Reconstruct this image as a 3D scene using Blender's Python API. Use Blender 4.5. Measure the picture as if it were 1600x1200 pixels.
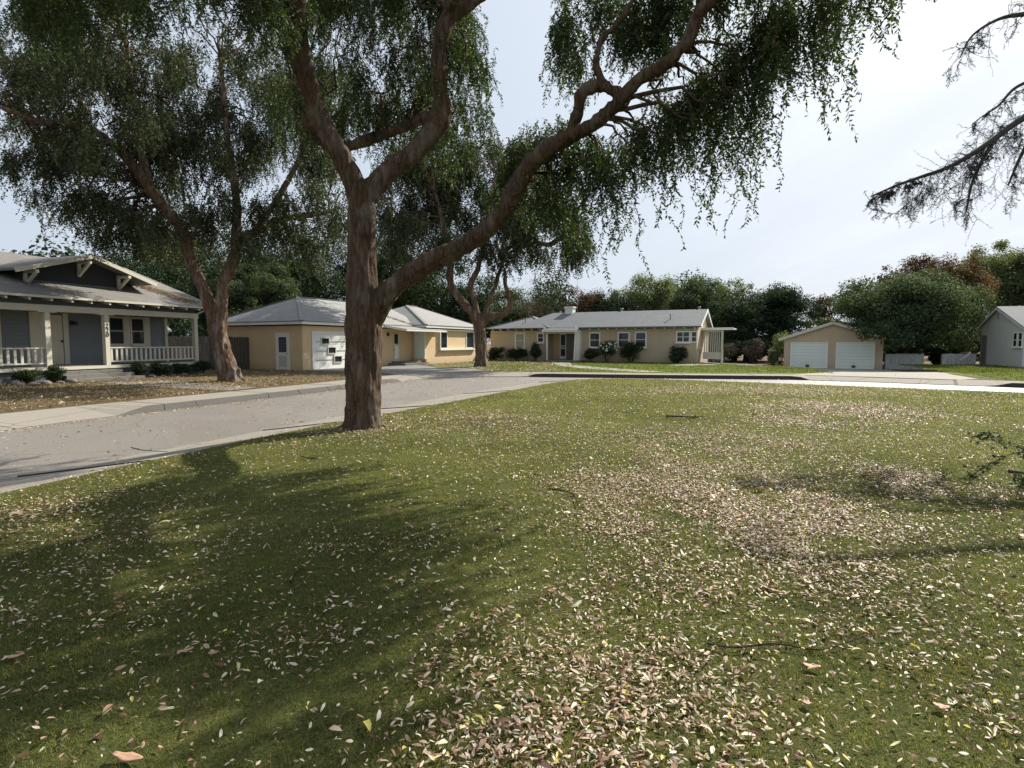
import bpy, bmesh, math, random
import numpy as np
from mathutils import Vector, Matrix, noise
from mathutils.geometry import tessellate_polygon
random.seed(7); RNG=np.random.default_rng(7)
R=math.radians
SC=bpy.context.scene
for o in list(bpy.data.objects): bpy.data.objects.remove(o)
# ---------------------------------------------------------------- camera
F=880.; PITCH=math.atan(64/880.); EYE=1.6
cd=bpy.data.cameras.new('camera'); cam=bpy.data.objects.new('camera',cd); SC.collection.objects.link(cam)
cd.sensor_width=36; cd.lens=36*F/1600; cd.clip_start=.05; cd.clip_end=2000
cam.location=(0,0,EYE); cam.rotation_euler=(R(90)-PITCH,0,0); SC.camera=cam
# ---------------------------------------------------------------- light
SUN_AZ=R(46); SUN_EL=R(39)
SC.view_settings.view_transform='Standard'; SC.view_settings.look='None'; SC.view_settings.gamma=1
SC.view_settings.exposure=1.22
w=bpy.data.worlds.new('World'); SC.world=w; w.use_nodes=True
nt=w.node_tree; N=nt.nodes; L=nt.links
for n in list(N): N.remove(n)
out=N.new('ShaderNodeOutputWorld'); bg=N.new('ShaderNodeBackground'); bg.inputs['Strength'].default_value=.085
sky=N.new('ShaderNodeTexSky'); sky.sky_type='NISHITA'; sky.sun_disc=False; sky.sun_elevation=SUN_EL; sky.sun_rotation=SUN_AZ
sky.dust_density=2.5; sky.air_density=1.0; sky.ozone_density=1.5
tc=N.new('ShaderNodeTexCoord'); sep=N.new('ShaderNodeSeparateXYZ'); L.new(tc.outputs['Generated'],sep.inputs[0])
# thin high cloud laid out on a flat layer overhead
def wm(op,a,b=None,clamp=False):
    m=N.new('ShaderNodeMath'); m.operation=op; m.use_clamp=clamp
    for i,v in enumerate((a,b)):
        if v is None: continue
        if hasattr(v,'links'): L.new(v,m.inputs[i])
        else: m.inputs[i].default_value=v
    return m.outputs[0]
zz=wm('ADD',wm('MAXIMUM',sep.outputs[2],0.0),.12)
cx=wm('DIVIDE',sep.outputs[0],zz); cy=wm('DIVIDE',sep.outputs[1],zz)
cmb=N.new('ShaderNodeCombineXYZ'); L.new(cx,cmb.inputs[0]); L.new(cy,cmb.inputs[1])
mp=N.new('ShaderNodeMapping'); mp.inputs['Rotation'].default_value=(0,0,R(25)); mp.inputs['Scale'].default_value=(1.6,.35,1); L.new(cmb.outputs[0],mp.inputs[0])
nz=N.new('ShaderNodeTexNoise'); nz.inputs['Scale'].default_value=1.1; nz.inputs['Detail'].default_value=6; nz.inputs['Roughness'].default_value=.55; L.new(mp.outputs[0],nz.inputs['Vector'])
cr=N.new('ShaderNodeMapRange'); cr.inputs[1].default_value=.33; cr.inputs[2].default_value=.72; cr.inputs[3].default_value=.89; cr.inputs[4].default_value=.985; L.new(nz.outputs['Fac'],cr.inputs[0])
# cloud is brighter where it lies towards the sun
sd=(math.sin(SUN_AZ)*math.cos(SUN_EL),math.cos(SUN_AZ)*math.cos(SUN_EL),math.sin(SUN_EL))
dp=N.new('ShaderNodeVectorMath'); dp.operation='DOT_PRODUCT'; dp.inputs[1].default_value=sd; L.new(tc.outputs['Generated'],dp.inputs[0])
g1=wm('POWER',wm('MAXIMUM',dp.outputs['Value'],0.0),5.0)
br=wm('ADD',wm('MULTIPLY',g1,1.2),3.85)
cc=N.new('ShaderNodeMix'); cc.data_type='RGBA'; cc.inputs['A'].default_value=(.85,.95,1.09,1); cc.inputs['B'].default_value=(.93,.99,1.06,1); L.new(g1,cc.inputs['Factor'])
vs=N.new('ShaderNodeVectorMath'); vs.operation='SCALE'; L.new(cc.outputs['Result'],vs.inputs[0]); L.new(br,vs.inputs['Scale'])
mx=N.new('ShaderNodeMix'); mx.data_type='RGBA'; L.new(cr.outputs[0],mx.inputs['Factor']); L.new(sky.outputs[0],mx.inputs['A']); L.new(vs.outputs[0],mx.inputs['B'])
L.new(mx.outputs['Result'],bg.inputs['Color']); L.new(bg.outputs[0],out.inputs[0])
sl=bpy.data.lights.new('sun','SUN'); sl.energy=3.8; sl.angle=R(.55); sl.color=(1,.94,.84)
so=bpy.data.objects.new('sun',sl); SC.collection.objects.link(so)
so.rotation_euler=(R(90)-SUN_EL,0,-SUN_AZ+math.pi)
so.rotation_euler=Vector(sd).to_track_quat('Z','Y').to_euler()
SC.cycles.max_bounces=6; SC.cycles.transparent_max_bounces=4; SC.cycles.diffuse_bounces=3; SC.cycles.glossy_bounces=2
SC.cycles.transmission_bounces=3; SC.cycles.use_denoising=True
# ---------------------------------------------------------------- projection of photo measurements onto the place
def ray(px,py):
    a=(px-800)/F; b=(600-py)/F
    return (a,math.cos(PITCH)+b*math.sin(PITCH),-math.sin(PITCH)+b*math.cos(PITCH))
def sm(t): t=max(0.,min(1.,t)); return t*t*(3-2*t)
def hgt(x,y): return -0.4*sm((x-15)/6)*sm((y-30)/8)
def at(px,py,Y):
    d=ray(px,py); k=Y/d[1]; return Vector((d[0]*k,Y,EYE+d[2]*k))
def G(px,py):
    d=ray(px,py); z=0
    for _ in range(10):
        k=(z-EYE)/d[2]; x,y=d[0]*k,d[1]*k; z=hgt(x,y)
    return (x,y)
# ---------------------------------------------------------------- materials
MATS={}
def mat(name,build):
    if name in MATS: return MATS[name]
    m=bpy.data.materials.new(name); m.use_nodes=True; t=m.node_tree
    build(t,t.nodes,t.links,t.nodes['Principled BSDF']); MATS[name]=m; return m
def node(N,typ,**k):
    n=N.new(typ)
    for a,b in k.items(): setattr(n,a,b)
    return n
def noise_n(N,L,scale,detail=4,rough=.55,vec=None,dist=0):
    n=N.new('ShaderNodeTexNoise'); n.inputs['Scale'].default_value=scale; n.inputs['Detail'].default_value=detail; n.inputs['Roughness'].default_value=rough; n.inputs['Distortion'].default_value=dist
    if vec is not None: L.new(vec,n.inputs['Vector'])
    return n.outputs['Fac']
def noise_c(N,L,scale,vec):
    n=N.new('ShaderNodeTexNoise'); n.inputs['Scale'].default_value=scale; n.inputs['Detail'].default_value=5; L.new(vec,n.inputs['Vector']); return n.outputs['Color']
def ramp(N,L,fac,stops):
    r=N.new('ShaderNodeValToRGB'); e=r.color_ramp.elements
    e[0].position,e[0].color=stops[0][0],(*stops[0][1],1); e[1].position,e[1].color=stops[-1][0],(*stops[-1][1],1)
    for p,c in stops[1:-1]:
        x=e.new(p); x.color=(*c,1)
    L.new(fac,r.inputs[0]); return r.outputs[0]
def bump(N,L,h,b,strength=.4,dist=.02,prev=None):
    n=N.new('ShaderNodeBump'); n.inputs['Strength'].default_value=strength; n.inputs['Distance'].default_value=dist
    L.new(h,n.inputs['Height'])
    if prev is not None: L.new(prev,n.inputs['Normal'])
    if b is not None: L.new(n.outputs[0],b.inputs['Normal'])
    return n.outputs[0]
def objvec(N,L,scale=(1,1,1),rot=(0,0,0)):
    t=N.new('ShaderNodeTexCoord'); m=N.new('ShaderNodeMapping'); m.inputs['Scale'].default_value=scale; m.inputs['Rotation'].default_value=rot
    L.new(t.outputs['Object'],m.inputs[0]); return m.outputs[0]
def mixc(N,L,f,a,b,mode='MIX'):
    m=N.new('ShaderNodeMix'); m.data_type='RGBA'; m.blend_type=mode
    for s,v in (('Factor',f),('A',a),('B',b)):
        if hasattr(v,'links'): L.new(v,m.inputs[s])
        elif s=='Factor': m.inputs[s].default_value=v
        else: m.inputs[s].default_value=(*v,1)
    return m.outputs['Result']
def paint(name,col,rough=.6,dirt=.35,scale=1.2,bumps=.15,bscale=60,dirtcol=None):
    def f(t,N,L,b):
        v=objvec(N,L); n1=noise_n(N,L,scale,6,.6,v); n2=noise_n(N,L,scale*9,4,.6,v)
        d=dirtcol or tuple(c*.55 for c in col)
        c1=mixc(N,L,n1,tuple(min(1,c*1.08) for c in col),tuple(c*(1-dirt*.5) for c in col))
        r=N.new('ShaderNodeMapRange'); r.inputs[1].default_value=.58; r.inputs[2].default_value=.8; r.inputs[4].default_value=dirt; L.new(n2,r.inputs[0])
        L.new(mixc(N,L,r.outputs[0],c1,d),b.inputs['Base Color']); b.inputs['Roughness'].default_value=rough
        bump(N,L,noise_n(N,L,bscale,3,.6,v),b,bumps,.01)
    return mat(name,f)
def stucco(name,col):
    def f(t,N,L,b):
        v=objvec(N,L); vs=objvec(N,L,(1.5,1.5,.25))
        n1=noise_n(N,L,.7,6,.65,v); n3=noise_n(N,L,2.2,5,.7,vs)
        c=mixc(N,L,n1,tuple(min(1,x*1.12) for x in col),tuple(x*.84 for x in col))
        r=N.new('ShaderNodeMapRange'); r.inputs[1].default_value=.52; r.inputs[2].default_value=.75; r.inputs[4].default_value=.4; L.new(n3,r.inputs[0])
        c=mixc(N,L,r.outputs[0],c,tuple(x*.72 for x in col))
        # splash dirt along the foot of the wall
        tcn=N.new('ShaderNodeTexCoord'); sp=N.new('ShaderNodeSeparateXYZ'); L.new(tcn.outputs['Object'],sp.inputs[0])
        zr=N.new('ShaderNodeMapRange'); zr.inputs[1].default_value=.55; zr.inputs[2].default_value=-.05; zr.inputs[3].default_value=0; zr.inputs[4].default_value=.75; L.new(sp.outputs[2],zr.inputs[0])
        mm=N.new('ShaderNodeMath'); mm.operation='MULTIPLY'; L.new(zr.outputs[0],mm.inputs[0]); L.new(noise_n(N,L,3,5,.7,v),mm.inputs[1])
        c=mixc(N,L,mm.outputs[0],c,(col[0]*.45,col[1]*.42,col[2]*.4))
        L.new(c,b.inputs['Base Color']); b.inputs['Roughness'].default_value=.92
        p=bump(N,L,noise_n(N,L,9,6,.7,v),None,.35,.03); bump(N,L,noise_n(N,L,70,3,.7,v),b,.6,.012,p)
    return mat(name,f)
def shingle(name,col,zstep=.055):
    def f(t,N,L,b):
        v=objvec(N,L); tcn=N.new('ShaderNodeTexCoord'); sp=N.new('ShaderNodeSeparateXYZ'); L.new(tcn.outputs['Object'],sp.inputs[0])
        # courses: saw tooth in height
        m=N.new('ShaderNodeMath'); m.operation='DIVIDE'; L.new(sp.outputs[2],m.inputs[0]); m.inputs[1].default_value=zstep
        fr=N.new('ShaderNodeMath'); fr.operation='FRACT'; L.new(m.outputs[0],fr.inputs[0])
        fl=N.new('ShaderNodeMath'); fl.operation='FLOOR'; L.new(m.outputs[0],fl.inputs[0])
        ad=N.new('ShaderNodeMath'); ad.operation='ADD'; L.new(sp.outputs[0],ad.inputs[0]); L.new(sp.outputs[1],ad.inputs[1])
        s3=N.new('ShaderNodeMath'); s3.operation='MULTIPLY'; L.new(ad.outputs[0],s3.inputs[0]); s3.inputs[1].default_value=3.2
        f3=N.new('ShaderNodeMath'); f3.operation='FLOOR'; L.new(s3.outputs[0],f3.inputs[0])
        cb=N.new('ShaderNodeCombineXYZ'); L.new(f3.outputs[0],cb.inputs[0]); L.new(fl.outputs[0],cb.inputs[1])
        wn=N.new('ShaderNodeTexWhiteNoise'); L.new(cb.outputs[0],wn.inputs['Vector'])
        c=mixc(N,L,wn.outputs['Value'],tuple(x*.82 for x in col),tuple(x*1.16 for x in col))
        c=mixc(N,L,noise_n(N,L,.8,6,.65,v),c,tuple(x*.72 for x in col))
        lt=N.new('ShaderNodeMath'); lt.operation='LESS_THAN'; L.new(fr.outputs[0],lt.inputs[0]); lt.inputs[1].default_value=.16
        c=mixc(N,L,lt.outputs[0],c,tuple(x*.6 for x in col))
        L.new(c,b.inputs['Base Color']); b.inputs['Roughness'].default_value=.85
        p=bump(N,L,fr.outputs[0],None,.5,.02); bump(N,L,noise_n(N,L,120,2,.6,v),b,.35,.01,p)
    return mat(name,f)
def concrete(name,col,stain=.4):
    def f(t,N,L,b):
        v=objvec(N,L); n1=noise_n(N,L,.35,7,.65,v); n2=noise_n(N,L,3.5,6,.7,v); n3=noise_n(N,L,90,3,.8,v)
        c=mixc(N,L,n1,tuple(x*1.15 for x in col),tuple(x*(1-stain) for x in col))
        c=mixc(N,L,n2,c,tuple(x*.8 for x in col)); 
        c=mixc(N,L,ramp(N,L,n3,[(.35,(0,0,0)),(.65,(1,1,1))]),tuple(x*.6 for x in col),c)
        vo=N.new('ShaderNodeTexVoronoi'); vo.feature='DISTANCE_TO_EDGE'; vo.inputs['Scale'].default_value=.28
        L.new(objvec(N,L,(1,1,1)),vo.inputs['Vector'])
        wv=N.new('ShaderNodeMath'); wv.operation='LESS_THAN'; wv.inputs[1].default_value=.0035; L.new(vo.outputs[0],wv.inputs[0])
        c=mixc(N,L,wv.outputs[0],c,tuple(x*.35 for x in col))
        L.new(c,b.inputs['Base Color']); b.inputs['Roughness'].default_value=.9; b.inputs['Specular IOR Level'].default_value=.1
        p=bump(N,L,n2,None,.2,.03); bump(N,L,n3,b,.5,.01,p)
    return mat(name,f)
def asphalt():
    def f(t,N,L,b):
        v=objvec(N,L); vs=objvec(N,L,(.9,.16,1),(0,0,R(22)))
        n1=noise_n(N,L,1.3,6,.6,vs); n2=noise_n(N,L,.4,6,.6,v); n3=noise_n(N,L,110,3,.85,v)
        c=mixc(N,L,n1,(.215,.197,.17),(.30,.28,.25)); c=mixc(N,L,n2,c,(.235,.21,.18))
        c=mixc(N,L,ramp(N,L,n3,[(.38,(0,0,0)),(.62,(1,1,1))]),(.11,.097,.08),c)
        vd=mixc(N,L,.12,v,noise_c(N,L,1.4,v)); vo=N.new('ShaderNodeTexVoronoi'); vo.feature='DISTANCE_TO_EDGE'; vo.inputs['Scale'].default_value=.42; L.new(vd,vo.inputs['Vector'])
        ck=N.new('ShaderNodeMath'); ck.operation='LESS_THAN'; ck.inputs[1].default_value=.0035; L.new(vo.outputs[0],ck.inputs[0])
        c=mixc(N,L,ck.outputs[0],c,(.10,.088,.075))
        pt=noise_n(N,L,.22,2,.4,v); c=mixc(N,L,ramp(N,L,pt,[(.565,(0,0,0)),(.575,(.55,.55,.55))]),c,(.16,.14,.12))
        st=noise_n(N,L,.8,5,.7,vs); c=mixc(N,L,ramp(N,L,st,[(.58,(0,0,0)),(.72,(.6,.6,.6))]),c,(.11,.09,.08))
        L.new(c,b.inputs['Base Color']); b.inputs['Roughness'].default_value=.55; b.inputs['Specular IOR Level'].default_value=.45
        bump(N,L,n3,b,.5,.010)
    return mat('asphalt',f)
def leafmat(name,stops,trans=.35,rough=.45,spec=.4,tboost=(1.5,1.7,.7)):
    def f(t,N,L,b):
        a=N.new('ShaderNodeAttribute'); a.attribute_name='rnd'
        c=ramp(N,L,a.outputs['Fac'],stops); L.new(c,b.inputs['Base Color'])
        b.inputs['Roughness'].default_value=rough; b.inputs['Specular IOR Level'].default_value=spec
        tr=N.new('ShaderNodeBsdfTranslucent'); L.new(mixc(N,L,1.0,c,tboost,'MULTIPLY'),tr.inputs[0])
        ms=N.new('ShaderNodeMixShader'); ms.inputs[0].default_value=trans
        L.new(b.outputs[0],ms.inputs[1]); L.new(tr.outputs[0],ms.inputs[2]); L.new(ms.outputs[0],t.nodes['Material Output'].inputs[0])
    return mat(name,f)
def barkmat(name,c1,c2,c3,sc=1.):
    def f(t,N,L,b):
        v=objvec(N,L); vz=objvec(N,L,(1,1,.28))
        n1=noise_n(N,L,2.2*sc,6,.6,v); n2=noise_n(N,L,20*sc,9,.75,objvec(N,L,(1,1,.16)),.9); n3=noise_n(N,L,5*sc,5,.6,vz)
        c=mixc(N,L,ramp(N,L,n2,[(.42,(0,0,0)),(.56,(1,1,1))]),tuple(x*.34 for x in c1),tuple(x*1.12 for x in c1))
        c=mixc(N,L,ramp(N,L,n1,[(.40,(0,0,0)),(.66,(.6,.6,.6))]),c,c2)
        c=mixc(N,L,ramp(N,L,n3,[(.50,(0,0,0)),(.68,(.75,.75,.75))]),c,c3)
        vo=N.new('ShaderNodeTexVoronoi'); vo.feature='DISTANCE_TO_EDGE'; vo.inputs['Scale'].default_value=16*sc; L.new(vz,vo.inputs['Vector'])
        L.new(mixc(N,L,.35,objvec(N,L,(1,1,.3)),vo.inputs['Vector'].links[0].from_socket),vo.inputs['Vector']); crk=ramp(N,L,vo.outputs[0],[(.0,(0,0,0)),(.05,(1,1,1))])
        c=mixc(N,L,mixc(N,L,.65,crk,(1,1,1)),tuple(x*.5 for x in c1),c)
        L.new(c,b.inputs['Base Color']); b.inputs['Roughness'].default_value=.95; b.inputs['Specular IOR Level'].default_value=.12
        p=bump(N,L,n2,None,1.0,.09); p=bump(N,L,crk,None,.25,.02,p); bump(N,L,n3,b,.5,.04,p)
    return mat(name,f)
def soil(name,stops,bs=.6):
    def f(t,N,L,b):
        v=objvec(N,L); n1=noise_n(N,L,.5,7,.7,v); n2=noise_n(N,L,14,6,.8,v); n3=noise_n(N,L,55,3,.8,v)
        m=N.new('ShaderNodeMath'); m.operation='ADD'; L.new(n1,m.inputs[0]); L.new(n2,m.inputs[1])
        m2=N.new('ShaderNodeMath'); m2.operation='ADD'; L.new(m.outputs[0],m2.inputs[0]); L.new(n3,m2.inputs[1])
        m3=N.new('ShaderNodeMath'); m3.operation='DIVIDE'; L.new(m2.outputs[0],m3.inputs[0]); m3.inputs[1].default_value=3
        L.new(ramp(N,L,m3.outputs[0],stops),b.inputs['Base Color']); b.inputs['Roughness'].default_value=.95; b.inputs['Specular IOR Level'].default_value=.08
        p=bump(N,L,n2,None,bs,.05); bump(N,L,n3,b,bs,.02,p)
    return mat(name,f)
def glass(name,col=(.012,.014,.016)):
    def f(t,N,L,b):
        v=objvec(N,L); L.new(mixc(N,L,noise_n(N,L,1.7,3,.5,v),col,tuple(x*2.6 for x in col)),b.inputs['Base Color'])
        b.inputs['Roughness'].default_value=.06; bump(N,L,noise_n(N,L,2.5,1,.5,v),b,.06,.02)
    return mat(name,f)
def woodfence(name,c1,c2,step):
    def f(t,N,L,b):
        v=objvec(N,L,(1,1,.12)); g=noise_n(N,L,16,6,.7,v); n=noise_n(N,L,1.5,5,.6,objvec(N,L,(4,1,.3)))
        c=mixc(N,L,n,c1,c2); c=mixc(N,L,ramp(N,L,g,[(.4,(0,0,0)),(.6,(1,1,1))]),tuple(x*.6 for x in c1),c)
        L.new(c,b.inputs['Base Color']); b.inputs['Roughness'].default_value=.9; bump(N,L,g,b,.5,.01)
    return mat(name,f)
M_cream=paint('cream_trim_paint',(.55,.52,.42),.55,.3)
M_white=paint('white_trim_paint',(.74,.74,.68),.5,.25)
M_blue=paint('blue_grey_siding_paint',(.185,.207,.22),.6,.45,.9)
M_blued=paint('dark_blue_grey_paint',(.10,.115,.125),.65,.4)
M_gwhite=paint('garage_door_paint',(.66,.72,.66),.5,.25)
M_stucco=stucco('tan_stucco',(.64,.48,.285))
M_stucco2=stucco('beige_stucco',(.51,.40,.265))
M_stucco3=stucco('garage_stucco',(.48,.385,.265))
M_stucco4=stucco('pale_grey_stucco',(.54,.54,.51))
M_shin=shingle('grey_roof_shingle',(.285,.282,.272)); M_shin2=shingle('weathered_roof_shingle',(.185,.175,.16)); M_shin3=shingle('blue_grey_roof_shingle',(.155,.165,.175))
M_glass=glass('dark_window_glass'); M_blind=paint('window_blind_fabric',(.36,.33,.27),.8,.2)
M_conc=concrete('pale_concrete',(.42,.39,.335),.42); M_walk=concrete('leaf_stained_concrete',(.345,.315,.265),.45); M_conc2=concrete('worn_grey_concrete',(.27,.26,.24),.35); M_kerbf=concrete('stained_kerb_concrete',(.20,.19,.175),.4)
M_asph=asphalt(); M_kerbshade=paint('shade_toned_red_kerb_paint',(.05,.032,.030),.8,.4)  # kerb maroon is red paint with the face's shade put into its colour
M_metal=paint('dull_grey_metal',(.28,.28,.28),.45,.3); M_black=paint('black_paint',(.015,.015,.015),.5,.1); M_dark=paint('near_black_boards',(.022,.024,.027),.8,.3)  # last one: near-black tone shared by gable wall, chimney and gutter joints
M_fence=woodfence('weathered_fence_wood',(.20,.17,.14),(.30,.26,.22),.14)
M_fenceshade=woodfence('shade_toned_fence_wood',(.085,.075,.06),(.13,.115,.095),.14)  # shaded copy of the fence wood, the shade put into its colour
M_fencew=woodfence('old_white_fence_wood',(.52,.53,.52),(.64,.65,.64),.14)
M_step=concrete('weathered_step_concrete',(.25,.235,.21),.4)
M_screen=paint('grey_screen_mesh',(.17,.16,.145),.7,.2)
M_bark=barkmat('reddish_elm_bark',(.145,.093,.060),(.10,.072,.050),(.26,.215,.165))
M_bark2=barkmat('pale_elm_bark',(.18,.115,.075),(.12,.08,.055),(.32,.28,.235),.8)
M_bark3=barkmat('dark_bark',(.07,.055,.045),(.05,.04,.035),(.11,.095,.08),1.2)
M_leafA=leafmat('weeping_elm_leaf',[(0,(.016,.030,.012)),(.6,(.038,.060,.020)),(.93,(.08,.105,.032)),(1,(.18,.16,.06))],.34,rough=.6,spec=.25)
M_leafB=leafmat('dusty_elm_leaf',[(0,(.018,.03,.014)),(.6,(.042,.058,.026)),(1,(.115,.125,.06))],.28,rough=.6,spec=.25)
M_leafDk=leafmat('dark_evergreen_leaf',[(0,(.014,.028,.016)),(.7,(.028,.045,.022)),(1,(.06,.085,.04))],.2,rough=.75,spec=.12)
M_leafMd=leafmat('mid_green_leaf',[(0,(.028,.05,.027)),(.7,(.062,.09,.045)),(1,(.14,.165,.075))],.35,tboost=(1.5,1.45,.7),rough=.75,spec=.12)
M_leafLt=leafmat('pale_green_leaf',[(0,(.06,.085,.04)),(.7,(.13,.16,.075)),(1,(.22,.24,.12))],.4,tboost=(1.4,1.4,.8),rough=.75,spec=.12)
M_leafRd=leafmat('russet_leaf',[(0,(.035,.028,.02)),(.6,(.075,.045,.028)),(1,(.10,.08,.04))],.3,tboost=(1.5,1.2,.8),rough=.75,spec=.12)
M_leafOr=leafmat('orange_seedpod_leaf',[(0,(.045,.055,.025)),(.5,(.10,.08,.038)),(1,(.21,.11,.055))],.35,tboost=(1.5,1.2,.8),rough=.75,spec=.12)
M_leafShr=leafmat('shrub_leaf',[(0,(.018,.03,.014)),(.7,(.035,.055,.024)),(1,(.09,.12,.05))],.2,rough=.75,spec=.12)
M_leafGy=leafmat('grey_dry_shrub_leaf',[(0,(.06,.055,.04)),(.6,(.14,.115,.085)),(1,(.22,.19,.14))],.3,tboost=(1.3,1.2,.9),rough=.75,spec=.12)
M_fall=leafmat('fallen_dry_leaf',[(0,(.08,.035,.02)),(.2,(.20,.10,.06)),(.36,(.36,.235,.155)),(.58,(.50,.37,.27)),(.8,(.74,.64,.52)),(.93,(.50,.52,.30)),(.965,(.68,.56,.12)),(1,(.10,.14,.06))],.22,.5,.3,(1.2,1.1,.9))
M_fallTan=leafmat('dry_brown_leaf',[(0,(.10,.065,.035)),(.5,(.24,.17,.09)),(1,(.42,.32,.18))],.2,.6,.3,(1.2,1.1,.9))
M_grass=leafmat('lawn_grass_blade',[(0,(.045,.058,.024)),(.5,(.168,.184,.050)),(.82,(.245,.257,.08)),(.9,(.28,.24,.13)),(1,(.34,.28,.16))],.45,.6,.12,(1.55,1.5,.62))
M_grassF=leafmat('far_grass_blade',[(0,(.07,.085,.025)),(.6,(.13,.165,.045)),(1,(.22,.22,.09))],.35,.7,.1,(1.4,1.4,.6))
M_turf=soil('turf_soil',[(.38,(.014,.019,.008)),(.5,(.088,.100,.028)),(.6,(.17,.17,.06))],1.0)
M_litter=soil('leaf_littered_soil',[(.32,(.055,.038,.024)),(.48,(.12,.088,.052)),(.62,(.20,.155,.09)),(.75,(.30,.24,.15))],.9)
M_lawnF=soil('far_lawn_turf',[(.30,(.07,.085,.022)),(.5,(.115,.145,.035)),(.7,(.17,.185,.065))],.9)
M_lawnM=soil('patchy_lawn_turf',[(.32,(.07,.07,.028)),(.48,(.12,.125,.045)),(.62,(.17,.155,.075)),(.75,(.27,.23,.13))],.9)
M_stone=concrete('border_stone',(.24,.21,.18),.4)
M_twigdark=paint('dark_twig',(.045,.04,.035),.95,.2)
M_twig=barkmat('twig_bark',(.12,.085,.06),(.09,.065,.05),(.20,.16,.12),3)
# ---------------------------------------------------------------- mesh helpers
def link(o,parent=None):
    SC.collection.objects.link(o)
    if parent is not None: o.parent=parent
    return o
def tag(o,label=None,cat=None,group=None,kind=None):
    if label: o['label']=label
    if cat: o['category']=cat
    if group: o['group']=group
    if kind: o['kind']=kind
    return o
def empty(name,loc,rz=0):
    o=bpy.data.objects.new(name,None); o.location=loc; o.rotation_euler=(0,0,rz); o.empty_display_size=.3; return link(o)
class MB:
    def __init__(s): s.v=[]; s.f=[]; s.sm=[]
    def add(s,vs,fs,smooth=False):
        b=len(s.v); s.v+=[tuple(x) for x in vs]; s.f+=[tuple(i+b for i in f) for f in fs]; s.sm+=[smooth]*len(fs); return s
    def box(s,x0,x1,y0,y1,z0,z1):
        return s.add([(x0,y0,z0),(x1,y0,z0),(x1,y1,z0),(x0,y1,z0),(x0,y0,z1),(x1,y0,z1),(x1,y1,z1),(x0,y1,z1)],
              [(0,3,2,1),(4,5,6,7),(0,1,5,4),(1,2,6,5),(2,3,7,6),(3,0,4,7)])
    def bar(s,a,b,wd,ht,up=(0,0,1)):
        a=Vector(a);b=Vector(b);d=(b-a).normalized();x=d.cross(Vector(up)).normalized();y=x.cross(d)
        vs=[p+x*i*wd/2+y*j*ht/2 for p in (a,b) for i,j in ((-1,-1),(1,-1),(1,1),(-1,1))]
        return s.add(vs,[(0,1,2,3),(7,6,5,4),(0,4,5,1),(1,5,6,2),(2,6,7,3),(3,7,4,0)])
    def prism(s,poly,axis,a0,a1):
        # poly in the two other axes, extruded along axis
        def P(p,a):
            return (a,p[0],p[1]) if axis==0 else ((p[0],a,p[1]) if axis==1 else (p[0],p[1],a))
        n=len(poly); vs=[P(p,a0) for p in poly]+[P(p,a1) for p in poly]
        return s.add(vs,[tuple(range(n)),tuple(range(2*n-1,n-1,-1))]+[(i,(i+1)%n,n+(i+1)%n,n+i) for i in range(n)])
    def tube(s,pts,rad,sides=8,cap=True):
        pts=[Vector(p) for p in pts]; n=len(pts); vs=[]; fs=[]
        up=Vector((.13,.97,.2)).normalized(); 
        for i,p in enumerate(pts):
            d=(pts[min(i+1,n-1)]-pts[max(i-1,0)]).normalized()
            x=d.cross(up); 
            if x.length<1e-3: x=d.cross(Vector((1,0,0)))
            x.normalize(); y=x.cross(d).normalized(); up=y if abs(d.dot(up))>.9 else up
            for k in range(sides):
                a=2*math.pi*k/sides; vs.append(p+(x*math.cos(a)+y*math.sin(a))*rad[i])
        for i in range(n-1):
            for k in range(sides):
                fs.append((i*sides+k,i*sides+(k+1)%sides,(i+1)*sides+(k+1)%sides,(i+1)*sides+k))
        if cap: fs+= [tuple(range(sides))[::-1],tuple((n-1)*sides+k for k in range(sides))]
        return s.add(vs,fs,True)
    def build(s,name,m,parent=None,recalc=True,flip_y=False):
        me=bpy.data.meshes.new(name); vs=[(x,-y,z) for x,y,z in s.v] if flip_y else s.v
        me.from_pydata(vs,[],s.f); me.materials.append(m)
        if recalc:
            b=bmesh.new(); b.from_mesh(me); bmesh.ops.recalc_face_normals(b,faces=b.faces); b.to_mesh(me); b.free()
        me.polygons.foreach_set('use_smooth',s.sm); me.update()
        o=bpy.data.objects.new(name,me); return link(o,parent)
def np_mesh(name,V,Fc,m,parent=None,rnd=None,smooth=False,mats=None,mi=None):
    me=bpy.data.meshes.new(name); V=np.ascontiguousarray(V,dtype=np.float32).reshape(-1,3); Fc=np.ascontiguousarray(Fc,dtype=np.int32); k=Fc.shape[1]
    me.vertices.add(len(V)); me.vertices.foreach_set('co',V.ravel())
    me.loops.add(Fc.size); me.loops.foreach_set('vertex_index',Fc.ravel())
    me.polygons.add(len(Fc)); me.polygons.foreach_set('loop_start',np.arange(0,Fc.size,k,dtype=np.int32)); 
    try: me.polygons.foreach_set('loop_total',np.full(len(Fc),k,dtype=np.int32))
    except Exception: pass
    for x in (mats or [m]): me.materials.append(x)
    if mi is not None: me.polygons.foreach_set('material_index',np.asarray(mi,dtype=np.int32))
    if smooth: me.polygons.foreach_set('use_smooth',np.ones(len(Fc),dtype=bool))
    me.update(calc_edges=True)
    if rnd is not None:
        a=me.attributes.new('rnd','FLOAT','POINT'); a.data.foreach_set('value',np.asarray(rnd,dtype=np.float32))
    o=bpy.data.objects.new(name,me); return link(o,parent)
def unit(a): return a/np.maximum(np.linalg.norm(a,axis=-1,keepdims=True),1e-9)
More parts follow.
